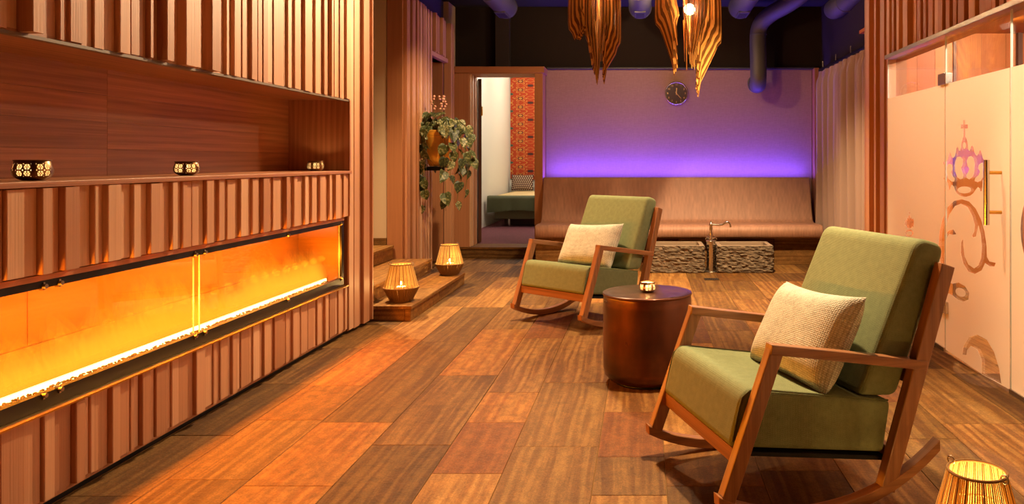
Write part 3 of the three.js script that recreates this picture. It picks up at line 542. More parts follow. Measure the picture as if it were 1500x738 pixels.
// ------------------------------------------------------------------ wicker lanterns, perforated candle holders
const straw = new THREE.MeshPhysicalMaterial({ color: new THREE.Color().setRGB(0.7, 0.47, 0.14), roughness: 0.85, transmission: 0.25, thickness: 0 });
const strawDark = new THREE.MeshStandardMaterial({ color: 0x8a6434, roughness: 0.9 });
const wax = new THREE.MeshPhysicalMaterial({ color: 0xf2e2c0, roughness: 0.6 });
function lantern(label, pos, turn, power) {
  const g = thing('wicker_lantern', label, 'lantern', pos, turn, 'wicker lanterns'), up = [], tw = [], dn = [];
  const N = 92, H = 0.272;
  for (let i = 0; i < N; i++) {
    const t = i / N * Math.PI * 2, e = rr(-0.012, 0.012), P = (r, y, dt = 0) => [r * Math.cos(t + dt), y, r * Math.sin(t + dt)];
    (i % 4 === 1 ? tw : up).push(rod(P(0.122, 0.1, e), P(0.078, H + rr(-0.003, 0.002), e * 0.5), rr(0.0024, 0.0036), rr(0.0018, 0.0026), 5));
    dn.push(rod(P(0.073, 0.006), P(0.124, 0.104, e * 2), 0.0032, rr(0.0034, 0.0046), 5));
    if (i % 2) dn.push(rod(P(0.08, 0.008, 0.04), P(0.126, 0.1, 0.05), 0.003, 0.004, 5));
  }
  const a = part('upper_sticks', up, straw, g, 'pale slanting straw sticks'); a.userData.kind = 'stuff';
  const a2 = part('twigs', tw, strawDark, g, 'brown twigs among the straw'); a2.userData.kind = 'stuff';
  const b = part('lower_sticks', dn, strawDark, g, 'brown woven lower half'); b.userData.kind = 'stuff';
  const hoop = (r, y, k) => new THREE.TorusGeometry(r, k, 6, 48).rotateX(Math.PI / 2).translate(0, y, 0);
  part('rim', hoop(0.078, H, 0.0045), strawDark, g); part('binding', [hoop(0.1025, 0.163, 0.0028), hoop(0.127, 0.103, 0.0045), hoop(0.1, 0.055, 0.003)], strawDark, g); part('base', new THREE.CylinderGeometry(0.075, 0.07, 0.008, 32).translate(0, 0.004, 0), strawDark, g);
  for (const t of [0.4, 0.4 + Math.PI]) part('handle_loop', new THREE.TorusGeometry(0.011, 0.0025, 6, 16).rotateY(-t).translate(0.084 * Math.cos(t), H + 0.004, 0.084 * Math.sin(t)), M.steel, g, 'metal ring');
  const c = part('candle', new THREE.CylinderGeometry(0.036, 0.036, 0.1, 24).translate(0, 0.058, 0), wax, g, 'cream candle');
  part('flame', lathe([[0, 0], [0.007, 0.006], [0.008, 0.014], [0.004, 0.026], [0, 0.034]], 12).translate(0, 0.118, 0), glow([1, 0.7, 0.3], 30), c);
  pointLight(g, [0, 0.135, 0], new THREE.Color().setRGB(1, 0.6, 0.2), power, 0.6);
}
lantern('wicker lantern on the bottom stair beside the slatted fire wall', [-1.795, 0.111, -5.76], 0.3, 0.55);
lantern('wicker lantern on the bottom stair end toward the doorway', [-1.765, 0.111, -7.08], 1.2, 0.55);
lantern('wicker lantern on the floor behind the rocker of the chair', [0.942, 0.001, -2.2], -0.6, 0.55);

const holderMetal = new THREE.MeshStandardMaterial({ color: 0x7a5638, roughness: 0.28, metalness: 0.9 });
const liner = new THREE.MeshPhysicalMaterial({ color: 0xfff0d4, roughness: 0.8, transmission: 0.6, thickness: 0 });
function candleHolder(label, pos, r, power, turn = 0) {
  const g = thing('candle_holder', label, 'candle holder', pos, turn, 'pierced metal candle holders');
  // bowl: profile swept round, cells left out where the flowers are pierced
  const prof = [[0.5, 0], [0.72, 0.1], [0.9, 0.26], [0.985, 0.44], [1, 0.58], [0.985, 0.72], [0.94, 0.9], [0.9, 1.06], [0.87, 1.2], [0.88, 1.28]], h = 0.9 * r, cv = new THREE.SplineCurve(prof.map(([a, b]) => new THREE.Vector2(a * r, b * h))), NA = 216, NB = 40;
  const pts = cv.getSpacedPoints(NB), pos_ = [], P = (i, j) => { const t = i / NA * Math.PI * 2, q = pts[j]; return [q.x * Math.cos(t), q.y, -q.x * Math.sin(t)]; };
  for (let i = 0; i < NA; i++) for (let j = 0; j < NB; j++) {
    const a = (i % 36 - 17.5) / 7, b = (j - 23.5) / 5.5, inside = Math.abs(a) < 2.05 && Math.abs(b) < 1.95, fa = ((a * 0.5 + 8) % 1 - 0.5) * 2, fb = ((b * 0.5 + 8) % 1 - 0.5) * 2, rad = Math.hypot(fa, fb), th = Math.atan2(fb, fa);
    if (inside && ((Math.abs(rad - 0.56) < 0.22 && Math.cos(6 * th) > -0.1) || rad < 0.17 || rad > 1.22)) continue;
    const A = P(i, j), B = P(i + 1, j), C = P(i + 1, j + 1), D = P(i, j + 1); pos_.push(...A, ...B, ...C, ...A, ...C, ...D);
  }
  const bg = new THREE.BufferGeometry(); bg.setAttribute('position', new THREE.BufferAttribute(new Float32Array(pos_), 3)); bg.computeVertexNormals();
  const nn = bg.attributes.normal, pp = bg.attributes.position; for (let i = 0; i < pp.count; i++) { const x = pp.getX(i), y = pp.getY(i), z = pp.getZ(i), v = new THREE.Vector3(x, (y - 0.55 * h) * 0.8, z).normalize(); nn.setXYZ(i, v.x, v.y, v.z); }
  bg.setAttribute('uv', new THREE.BufferAttribute(new Float32Array(pp.count * 2), 2));
  part('bowl', bg, holderMetal, g, 'pierced dark metal bowl');
  part('rim', new THREE.TorusGeometry(0.88 * r, 0.0022, 6, 40).rotateX(Math.PI / 2).translate(0, 1.28 * h, 0), holderMetal, g);
  part('foot', new THREE.CylinderGeometry(0.52 * r, 0.5 * r, 0.004, 32).translate(0, 0.002, 0), holderMetal, g);
  part('liner', lathe([[0.4, 0.12], [0.84, 0.3], [0.93, 0.5], [0.93, 0.72], [0.86, 1.05], [0.83, 1.18]].map(([a, b]) => [a * r, b * h])), liner, g, 'frosted glass liner');
  const c = part('tealight', new THREE.CylinderGeometry(0.36 * r, 0.36 * r, 0.016, 20).translate(0, 0.16 * h + 0.008, 0), wax, g);
  part('flame', lathe([[0, 0], [0.0045, 0.004], [0.005, 0.01], [0.0025, 0.018], [0, 0.024]], 10).translate(0, 0.16 * h + 0.019, 0), glow([1, 0.75, 0.4], 30), c);
  pointLight(g, [0, 0.16 * h + 0.029, 0], new THREE.Color().setRGB(1, 0.6, 0.22), power, 0.4);
}
candleHolder('pierced metal candle holder on the niche shelf, first from the open wall end', [-2.05, 1.0835, -2.61], 0.058, 0.035, 0.2);
candleHolder('pierced metal candle holder on the niche shelf, between the two others', [-2.05, 1.0835, -3.49], 0.053, 0.035, 0.9);
candleHolder('pierced metal candle holder on the niche shelf against its dark end board', [-2.1, 1.0835, -4.98], 0.053, 0.035, 0.5);

// ------------------------------------------------------------------ rocking chairs
// side profile as [distance behind the front of the arm, height]; local z points forward, so z = 0.2 - distance
const Z = (pts) => pts.map(([L, h]) => [0.2 - L, h]);
function rockingChair(label, pos, turn) {
  const g = thing('rocking_chair', label, 'rocking chair', pos, turn, 'green rocking chairs'), W = 0.335, R = 0.72, LC = 0.17;
  const arc = (L, off) => { const dx = L - LC; return R - Math.sqrt(R * R - dx * dx) + off; };
  for (const s of [-1, 1]) {
    const x = s * W;
    part('front_leg', sidePlank(roundPoly(Z(strip([-0.152, 0.088], [0.022, 0.556], 0.048)), 0.003), 0.04, x), M.chairWood, g);
    part('back_post', sidePlank(roundPoly(Z(strip([0.427, 0.06], [0.668, 0.795], 0.056)), 0.003), 0.04, x), M.chairWood, g);
    part('armrest', sidePlank(roundPoly(Z(strip([-0.002, 0.56], [0.582, 0.462], 0.032)), 0.003), 0.046, x, 0.004, 2, 'z'), M.chairWood, g);
    const up = [], lo = []; for (let i = 0; i <= 20; i++) { const L = -0.178 + (0.635 + 0.178) * i / 20; lo.push([L, arc(L, 0.001)]); up.unshift([L - 0.002, arc(L, 0.042 - 0.006 * Math.abs(i - 10) / 10)]); }
    part('rocker', sidePlank(new THREE.Shape(Z([...lo, ...up]).map(([a, b]) => new THREE.Vector2(a, b))), 0.042, x, 0.003, 1, 'z'), M.chairWood, g);
  }
  const rail = (L, h, dl, dh, n) => part(n, rbox(-W + 0.018, W - 0.018, h - dh / 2, h + dh / 2, 0.2 - L - dl / 2, 0.2 - L + dl / 2, 0.003, 'x'), M.chairWood, g);
  rail(-0.095, 0.222, 0.03, 0.05, 'front_rail'); rail(0.47, 0.165, 0.03, 0.05, 'rear_rail'); rail(0.648, 0.735, 0.022, 0.06, 'top_rail'); rail(0.545, 0.42, 0.022, 0.05, 'back_rail');
  for (const x of [-0.2, 0, 0.2]) part('back_slat', sidePlank(roundPoly(Z(strip([0.53, 0.38], [0.66, 0.77], 0.014)), 0.002), 0.05, x), M.chairWood, g);
  part('webbing', sidePlank(roundPoly(Z([[-0.1, 0.235], [0.46, 0.155], [0.457, 0.14], [-0.103, 0.222]]), 0.002), 0.6, 0, 0.002, 1), M.soot, g, 'dark seat webbing');
  part('seat_cushion', sidePlank(roundPoly(Z([[-0.122, 0.252], [-0.075, 0.435], [0.475, 0.345], [0.445, 0.17]]), [0.02, 0.05, 0.03, 0.02]), 0.622, 0, 0.02, 5, 'z', 10), M.olive, g, 'thick olive green seat cushion');
  part('back_cushion', sidePlank(roundPoly(Z([[0.348, 0.365], [0.585, 0.888], [0.705, 0.855], [0.5, 0.352]]), [0.03, 0.05, 0.05, 0.03]), 0.61, 0, 0.026, 5, 'y', 10), M.olive, g, 'olive green back cushion');
  const pip = (x, pts) => tube(Z(pts).map(([z, y]) => [x, y, z]), 0.003, 20, 5);
  for (const x of [0.307, -0.307]) part('seam', pip(x, [[-0.112, 0.27], [-0.083, 0.39], [-0.07, 0.418], [-0.03, 0.424], [0.1, 0.404], [0.46, 0.345]]), M.olive, g);
  return g;
}
const TURN1 = Math.atan2(-0.95, 0.3126), TURN2 = Math.atan2(-0.634, 0.774);
rockingChair('olive rocking chair beside the frosted glass, wicker lantern behind its rocker', [0.478, 0, -2.827], TURN1);
rockingChair('olive rocking chair in front of the brown bench, beside the stone basin', [-0.445, 0, -5.663], TURN2);
function pillow(label, pos, turn, local, lean, roll) {
  const g = thing('throw_pillow', label, 'pillow', pos, turn, 'woven throw pillows');
  part('cover', cushionGeo(0.53, 0.36, 0.17, 30).rotateZ(roll).rotateX(-lean).translate(...local), M.pillow, g);
}
pillow('beige woven lumbar pillow on the chair beside the frosted glass', [0.478, 0, -2.827], TURN1, [0.035, 0.522, -0.095], 0.5, 0.05);
pillow('beige woven lumbar pillow on the chair in front of the bench', [-0.445, 0, -5.663], TURN2, [-0.02, 0.52, -0.095], 0.5, 0.06);

// ------------------------------------------------------------------ metal drum table
{
  const g = thing('drum_table', 'round coppery brown metal drum table between the rocking chairs', 'table', [0.018, 0, -4.07]);
  const patina = texture(512, 512, (u, v) => { const k = fbm(u, v, 6, 5, 3, 4), m = fbm(u, v, 40, 8, 8, 3), q = fbm(u, v, 3, 24, 18, 3); return sat(mixc([54, 26, 14], [112, 60, 34], cl(0.4 * k + 0.35 * m + 0.25 * q + (k - 0.5)))); }, [1, 1]);
  const rough = texture(256, 256, (u, v) => { const k = 255 * (0.22 + 0.3 * fbm(u, v, 10, 10, 31, 4)); return [k, k, k]; }, [1, 1], false);
  const metal = new THREE.MeshPhysicalMaterial({ map: patina, roughnessMap: rough, roughness: 1, metalness: 0.75, clearcoat: 0.4, clearcoatRoughness: 0.15 });
  part('body', lathe([[0.165, 0.012], [0.198, 0.02], [0.222, 0.045], [0.229, 0.08], [0.231, 0.2], [0.231, 0.4], [0.229, 0.447], [0.226, 0.456]], 72), metal, g);
  part('top', lathe([[0, 0.466], [0.2, 0.466], [0.226, 0.466], [0.2325, 0.463], [0.2335, 0.459], [0.2325, 0.453], [0.226, 0.45]], 72), metal, g, 'flat rimmed metal top');
  part('foot', lathe([[0, 0.001], [0.17, 0.001], [0.172, 0.006], [0.17, 0.016], [0, 0.016]], 48), M.black, g);
}
candleHolder('pale pierced candle holder glowing on the metal drum table', [0.02, 0.4665, -4.06], 0.043, 0.11, 0.1);

// ------------------------------------------------------------------ padded bench along the back wall
{
  const g = thing('padded_bench', 'long brown padded bench with curved back under the violet wall', 'bench', [0.385, 0, -8.9]);
  const ribs = texture(512, 512, (u, v) => { const x = u * 64, y = v * 128, k = 0.62 + 0.3 * Math.abs(Math.sin(x * Math.PI)) * (0.7 + 0.3 * Math.abs(Math.sin(y * Math.PI))) + 0.14 * (fbm(u, v, 30, 8, 4, 2) - 0.5); return sat([190 * k, 138 * k, 108 * k]); }, [1.6, 1.6]);
  const ribBump = texture(256, 256, (u, v) => { const k = 255 * Math.abs(Math.sin(u * 32 * Math.PI)) * (0.7 + 0.3 * Math.abs(Math.sin(v * 64 * Math.PI))); return [k, k, k]; }, [1.6, 1.6], false);
  const skin = new THREE.MeshPhysicalMaterial({ map: ribs, roughness: 0.55, bumpMap: ribBump, bumpScale: 0.001 });
  const sh = new THREE.Shape();                                     // (z from bench middle, height)
  sh.moveTo(-0.29, 0.948); sh.quadraticCurveTo(-0.275, 0.958, -0.262, 0.942); sh.bezierCurveTo(-0.2, 0.72, -0.14, 0.54, -0.09, 0.47); sh.quadraticCurveTo(-0.06, 0.44, 0.0, 0.44);
  sh.lineTo(0.36, 0.447); sh.bezierCurveTo(0.44, 0.447, 0.46, 0.38, 0.43, 0.32); sh.quadraticCurveTo(0.415, 0.298, 0.38, 0.298); sh.lineTo(-0.29, 0.298); sh.closePath();
  part('upholstery', sidePlank(sh, 3.14, 0, 0.012, 3, 'y', 14), skin, g);
  for (let i = 0; i < 6; i++) part('plinth_stone', rbox(-1.58 + i * 0.527, -1.58 + (i + 1) * 0.527 - 0.002, 0.001, 0.297, -0.25, 0.31, 0.003, 'x', 1), stoneMats[(i * 5) % 12], g);
}
// ------------------------------------------------------------------ chiselled stone basins, standpipe tap, drain
{
  const tex = texture(512, 512, (u, v) => { const k = 0.5 + 0.75 * fbm(u, v, 20, 60, 6, 4); return sat([112 * k, 96 * k, 76 * k]); }, [2, 2]);
  const rock = new THREE.MeshStandardMaterial({ map: tex, roughness: 0.95 }), smooth = new THREE.MeshStandardMaterial({ color: 0x8a7660, roughness: 0.7 });
  const W = 0.575, D = 0.44, H = 0.278;
  function outer(s) {
    const hw = W / 2, hd = D / 2, r = 0.04, per = [], N = 110;
    const shp = roundPoly([[-hw, -hd], [hw, -hd], [hw, hd], [-hw, hd]], r).getSpacedPoints(N), rows = 30, pos = [], uv = [], idx = [];
    for (let j = 0; j <= rows; j++) for (let i = 0; i <= N; i++) {
      const p = shp[i % N], y = H * j / rows, row = Math.floor(j / 1.5), amp = j === rows ? 0 : j === 0 ? -0.004 : 0.017 * (hash(Math.floor(i / 2 + hash(row, 3, s) * 9), row, s) - 0.35) * (hash(row, 7, s) * 0.6 + 0.7), n = Math.hypot(p.x / hw, p.y / hd), k = 1 + amp / 0.26;
      pos.push(p.x * k, y + (j > 0 && j < rows ? (hash(i, row, s + 4) - 0.5) * 0.006 : 0), p.y * k); uv.push(i / N * 2, y);
    }
    for (let j = 0; j < rows; j++) for (let i = 0; i < N; i++) { const a = j * (N + 1) + i, b = a + 1, c = a + N + 1, d = c + 1; idx.push(a, d, b, a, c, d); }
    const g = new THREE.BufferGeometry(); g.setAttribute('position', new THREE.Float32BufferAttribute(pos, 3)); g.setAttribute('uv', new THREE.Float32BufferAttribute(uv, 2)); g.setIndex(idx); const f = g.toNonIndexed(); f.computeVertexNormals(); return f;
  }
  for (const [x, s, lab] of [[0.337, 3, 'rough stone foot basin behind the far rocking chair'], [1.04, 9, 'rough stone foot basin on the curtain side of the tap']]) {
    const g = thing('stone_basin', lab, 'basin', [x, 0.0, -8.17], 0, 'chiselled foot basins');
    part('wall_outer', outer(s), rock, g, 'chiselled dark stone sides');
    const hw = W / 2 - 0.004, hd = D / 2 - 0.004, ring = roundPoly([[-hw, -hd], [hw, -hd], [hw, hd], [-hw, hd]], 0.038); ring.holes.push(new THREE.Path(roundPoly([[-hw + 0.045, -hd + 0.045], [-hw + 0.045, hd - 0.045], [hw - 0.045, hd - 0.045], [hw - 0.045, -hd + 0.045]], 0.03).getPoints(6)));
    part('rim', uvm(new THREE.ExtrudeGeometry(ring, { depth: 0.18, bevelEnabled: true, bevelSize: 0.003, bevelThickness: 0.003, bevelSegments: 1, bevelOffset: -0.003 }).rotateX(-Math.PI / 2).translate(0, H - 0.182, 0), 'x'), smooth, g, 'smooth stone rim and inside');
    part('bowl_floor', box(-hw + 0.03, hw - 0.03, 0.08, 0.1, -hd + 0.03, hd - 0.03, 'x'), smooth, g);
  }
  const t = thing('standpipe_tap', 'antique steel standpipe tap between the stone basins', 'tap', [0.695, 0, -8.05]);
  part('flange', lathe([[0, 0], [0.07, 0], [0.07, 0.008], [0.05, 0.012], [0, 0.012]]), M.steel, t);
  part('column', lathe([[0.045, 0.01], [0.045, 0.31], [0.05, 0.315], [0.05, 0.325], [0.0, 0.33]], 32), M.chrome, t);
  part('neck', lathe([[0.02, 0.325], [0.025, 0.34], [0.015, 0.37], [0.021, 0.39], [0.013, 0.42], [0.018, 0.44], [0.014, 0.47], [0.021, 0.485], [0.018, 0.5], [0.006, 0.51], [0.004, 0.53], [0, 0.535]], 20), M.chrome, t);
  part('spout', tube([[0, 0.49, 0], [0.06, 0.487, 0.01], [0.11, 0.488, 0.02], [0.15, 0.51, 0.03], [0.175, 0.515, 0.03], [0.195, 0.49, 0.035], [0.197, 0.462, 0.035]], 0.0095, 40, 10), M.chrome, t, 'slim swan neck spout');
  for (const s of [-1, 1]) { const hnd = part('cross_handle', [rod([0, 0.335, 0], [s * 0.045, 0.36, 0.02], 0.008), rod([s * 0.03, 0.385, 0.02], [s * 0.06, 0.335, 0.02], 0.005), rod([s * 0.045, 0.36, -0.008], [s * 0.045, 0.36, 0.048], 0.005)], M.chrome, t); }
  const d = thing('floor_drain', 'small dark slotted drain in the stone floor before the tap', 'drain', [0.655, 0.0012, -7.53]);
  part('plate', rbox(-0.07, 0.07, 0, 0.003, -0.06, 0.06, 0.001, 'x', 1), new THREE.MeshStandardMaterial({ color: 0x3a2c20, metalness: 0.7, roughness: 0.5 }), d);
  for (let i = 0; i < 7; i++) part('slot', box(-0.055 + i * 0.017, -0.047 + i * 0.017, 0.003, 0.0036, -0.045, 0.045, 'z'), M.soot, d);
}
// ------------------------------------------------------------------ wall clock
{
  const g = thing('wall_clock', 'round brown wall clock with gold numerals on the violet panel', 'clock', [0.394, 1.961, ZB + 0.002]);
  const gold = new THREE.MeshStandardMaterial({ color: 0xf0c070, roughness: 0.35, metalness: 0.4 });
  part('case', new THREE.CylinderGeometry(0.135, 0.138, 0.035, 48).rotateX(Math.PI / 2).translate(0, 0, 0.0175), M.steel, g);
  part('rim', new THREE.TorusGeometry(0.134, 0.007, 10, 64).translate(0, 0, 0.036), M.chrome, g, 'bright metal rim');
  part('face', new THREE.CylinderGeometry(0.129, 0.129, 0.003, 48).rotateX(Math.PI / 2).translate(0, 0, 0.037), new THREE.MeshStandardMaterial({ color: 0x3a2416, roughness: 0.4 }), g, 'dark brown dial');
  const font = await new FontLoader().loadAsync('fonts/droid/droid_sans_regular.typeface.json');
  for (let n = 1; n <= 12; n++) { const t = new TextGeometry(String(n), { font, size: 0.02, depth: 0.001, curveSegments: 3 }); t.computeBoundingBox(); const b = t.boundingBox, a = n / 12 * Math.PI * 2; t.translate(-(b.max.x + b.min.x) / 2 + 0.106 * Math.sin(a), -(b.max.y + b.min.y) / 2 + 0.106 * Math.cos(a), 0.039); part('numeral', t, gold, g); }
  const hand = (a, l, w, n, z) => part(n, new THREE.BoxGeometry(w, l + 0.02, 0.0015).translate(0, l / 2 - 0.01, z).rotateZ(-a), gold, g);
  hand(0.05, 0.062, 0.006, 'hour_hand', 0.0415); hand(Math.PI * 2 * 23 / 60, 0.085, 0.004, 'minute_hand', 0.0435); part('hub', new THREE.CylinderGeometry(0.006, 0.006, 0.006, 16).rotateX(Math.PI / 2).translate(0, 0, 0.0445), gold, g);
}
// ------------------------------------------------------------------ ceiling ducts
{
  const end = 8.75;
  for (const [x, y, lab] of [[-1.55, 2.87, 'grey round air duct under the ceiling toward the door wall'], [-0.04, 2.87, 'grey round air duct under the ceiling between the amber pendants'], [1.08, 2.87, 'grey round air duct under the ceiling toward the curtain']]) {
    const g = thing('air_duct', lab, 'duct', [x, y, -end], 0, 'round ceiling ducts'), r = 0.125;
    part('pipe', new THREE.CylinderGeometry(r, r, 3.4, 40).rotateX(Math.PI / 2).translate(0, 0, 1.7), M.duct, g);
    part('end_cap', new THREE.SphereGeometry(r, 32, 12, 0, Math.PI * 2, 0, Math.PI / 2).rotateX(-Math.PI / 2).scale(1, 1, 0.35), M.duct, g);
    for (const z of [0.01, 1.0, 2.0, 3.0]) part('seam_ring', new THREE.TorusGeometry(r + 0.001, 0.005, 8, 40).translate(0, 0, z), M.duct, g);
    const f = part('grille', rbox(-0.06, 0.06, -0.133, -0.118, 0.07, 0.4, 0.003, 'z'), M.duct, g, 'rectangular grille plate');
    for (const xx of [-0.048, 0.048]) for (const z of [0.085, 0.385]) part('screw', new THREE.CylinderGeometry(0.005, 0.005, 0.003, 8).translate(xx, -0.134, z), M.chrome, f);
    for (let i = 0; i < 5; i++) part('slot', box(-0.045, 0.045, -0.1345, -0.1335, 0.12 + i * 0.05, 0.14 + i * 0.05, 'x'), M.soot, f);
    for (const z of [0.6, 2.6]) part('hanger', rod([0, r - 0.01, z], [0, 0.149, z], 0.006), M.steel, g);
  }
  const bend = (pts, r) => tube(pts, r, 60, 32);
  const a = thing('vent_pipe', 'bent vent pipe dropping into the top of the violet panel', 'pipe', [1.34, 2.0, -9.1]);
  part('pipe', bend([[0, 0.06, -0.13], [0, 0.04, -0.05], [0, 0.1, 0.0], [0, 0.3, 0], [0, 0.66, 0], [0.03, 0.75, 0.05], [0.12, 0.83, 0.17], [0.28, 0.9, 0.4], [0.4, 0.98, 0.58], [0.5, 1.1, 0.72]], 0.095), M.duct, a);
  part('collar', new THREE.TorusGeometry(0.1, 0.012, 10, 40).translate(0, 0.06, -0.13), M.duct, a); part('seam_ring', new THREE.TorusGeometry(0.097, 0.004, 8, 40).rotateX(Math.PI / 2).translate(0, 0.62, 0), M.duct, a);
  const b = thing('vent_pipe', 'level vent pipe ending near the curtain top', 'pipe', [2.0, 2.82, -8.2]);
  part('pipe', bend([[0.1, -0.0, -0.4], [0.08, -0.03, -0.15], [0.12, 0.0, 0.05], [0.14, 0.04, 0.6], [0.1, 0.05, 1.6]], 0.11), M.duct, b); part('seam_ring', new THREE.TorusGeometry(0.112, 0.005, 8, 40).translate(0.12, 0.0, 0.05), M.duct, b);
}
// ------------------------------------------------------------------ amber pendants of layered fins
{
  const amber = [[0.8, 0.42, 0.1], [0.2, 0.085, 0.02]].map((c) => new THREE.MeshPhysicalMaterial({ color: new THREE.Color().setRGB(...c), roughness: 0.15, transmission: 0.45, thickness: 0, ior: 1.5, clearcoat: 1, clearcoatRoughness: 0.06 }));
  // petals: [angle, half spread, outer radius, shoulder height, tip radius, tip height]
  function pendant(label, x, z, petals, power, lampY = 0.605) {
    const g = thing('pendant_lamp', label, 'lamp', [x, 2.0, z], 0, 'amber fin pendants');
    // each petal is a fan of thin ribs, every rib in three nested steps that follow the same bent outline
    for (const [ang, spread, ro, ys, rt, yt] of petals) {
      const n = 14; for (let i = 0; i < n; i++) for (const [nest, off] of [[1, 0], [0.8, 0.5], [0.6, -0.3]]) {
        const k = ((i + off) / (n - 1)) * 2 - 1, t = ang + k * spread, lift = 1 - Math.cos(Math.max(-1, Math.min(1, k)) * Math.PI / 2), R = ro * (1 - 0.16 * k * k) * nest, sh = ys - 2 + lift * 0.14 + (1 - nest) * 0.12, tip = yt - 2 + lift * (ys - yt) * 0.6 + (1 - nest) * 0.16, tr = Math.max(0.02, (rt + 0.03 * k * k) * (0.5 + 0.5 * nest)), w = 0.02 * (0.6 + 0.4 * nest);
        const out = [[R * 0.95, 0.95], [R, sh + 0.16], [R, sh + 0.02], [R * 0.97, sh - 0.04], [R * 0.86, sh - 0.08], [R * 0.78, sh - 0.14], [tr + 0.03, tip + 0.14], [tr + 0.006, tip]], inn = [[tr - 0.004, tip + 0.01], [tr + 0.03 - w * 0.8, tip + 0.15], [R * 0.78 - w, sh - 0.13], [R * 0.86 - w, sh - 0.06], [R - w, sh + 0.03], [R - w, sh + 0.16], [R * 0.95 - w, 0.95]];
        part('fin', uvm(new THREE.ExtrudeGeometry(new THREE.Shape([...out, ...inn].map(([a, b]) => new THREE.Vector2(a, b))), { depth: 0.003, bevelEnabled: false }).translate(0, 0, -0.0015).rotateY(t), 'y'), amber[(i + (off > 0 ? 1 : 0)) % 2], g);
      }
    }
    part('top_ring', new THREE.TorusGeometry(0.22, 0.012, 8, 48).rotateX(Math.PI / 2).translate(0, 0.95, 0), M.black, g);
    part('canopy', new THREE.CylinderGeometry(0.09, 0.1, 0.04, 32).translate(0, 0.998, 0), M.black, g);
    part('cord', rod([0, 0.98, 0], [0, lampY + 0.1, 0], 0.004), M.black, g);
    part('spider', [0, 1, 2].map((i) => rod([0, 0.97, 0], [0.22 * Math.cos(i * 2.094), 0.95, 0.22 * Math.sin(i * 2.094)], 0.006)), M.black, g);
    part('socket', new THREE.CylinderGeometry(0.022, 0.018, 0.06, 20).translate(0, lampY + 0.085, 0), M.black, g);
    part('bulb', new THREE.SphereGeometry(0.055, 24, 16).translate(0, lampY, 0), glow([1, 0.78, 0.42], 14), g, 'glowing globe bulb');
    pointLight(g, [0, lampY, 0], WARM, power, 2.6);
    const rods = []; for (let i = 0; i < 9; i++) { const t = i / 9 * Math.PI * 2; part('glass_rod', rod([0.06 * Math.cos(t), 0.5, 0.06 * Math.sin(t)], [0.05 * Math.cos(t), 0.02 + 0.08 * (i % 3), 0.05 * Math.sin(t)], 0.005, 0.003, 6), amber[0], g); }
  }
  const P = Math.PI;
  pendant('amber fin pendant lamp nearer the clock with its bulb showing', 0.44, -7.5, [[P, 0.55, 0.335, 2.5, 0.145, 1.96], [0.1, 0.6, 0.315, 2.32, 0.08, 1.76], [-P / 2 + 0.2, 0.5, 0.3, 2.45, 0.1, 2.02], [P / 2 - 0.3, 0.5, 0.3, 2.5, 0.1, 2.1]], 6.5);
  pendant('amber fin pendant lamp nearer the doorway, narrow twisted petals', -0.44, -7.5, [[P + 0.25, 0.5, 0.29, 2.44, 0.17, 2.3], [-0.35, 0.4, 0.235, 2.3, 0.06, 1.88], [-P / 2 - 0.1, 0.55, 0.24, 2.36, 0.05, 1.87], [P / 2 + 0.4, 0.55, 0.27, 2.45, 0.09, 1.98]], 5, 0.83);
}
// ------------------------------------------------------------------ ceiling spotlights (out of the picture)
SPOTS.forEach(([x, y, z, tx, ty, tz, I, ang, soft, aim]) => {
  const g = thing('ceiling_spotlight', 'small black ceiling spotlight ' + aim, 'lamp', [x, y, z], 0, 'ceiling spotlights');
  const dir = new THREE.Vector3(tx - x, ty - y, tz - z).normalize(), q = new THREE.Quaternion().setFromUnitVectors(new THREE.Vector3(0, -1, 0), dir);
  part('bracket', rod([0, 0.09, 0], [0, 0.0, 0], 0.01), M.black, g);
  part('housing', lathe([[0, 0.06], [0.04, 0.06], [0.045, 0.05], [0.045, -0.05], [0.041, -0.05], [0.041, -0.03], [0, -0.03]], 24).applyQuaternion(q), M.black, g);
  part('lens', new THREE.CylinderGeometry(0.038, 0.038, 0.004, 24).translate(0, -0.034, 0).applyQuaternion(q), glow([1, 0.7, 0.4], 12), g);
  const l = new THREE.SpotLight(WARM, I, 0, ang, 0.7); l.position.copy(dir).multiplyScalar(0.056); l.castShadow = true; l.shadow.radius = soft; g.add(l); l.target.position.copy(dir); g.add(l.target);
});
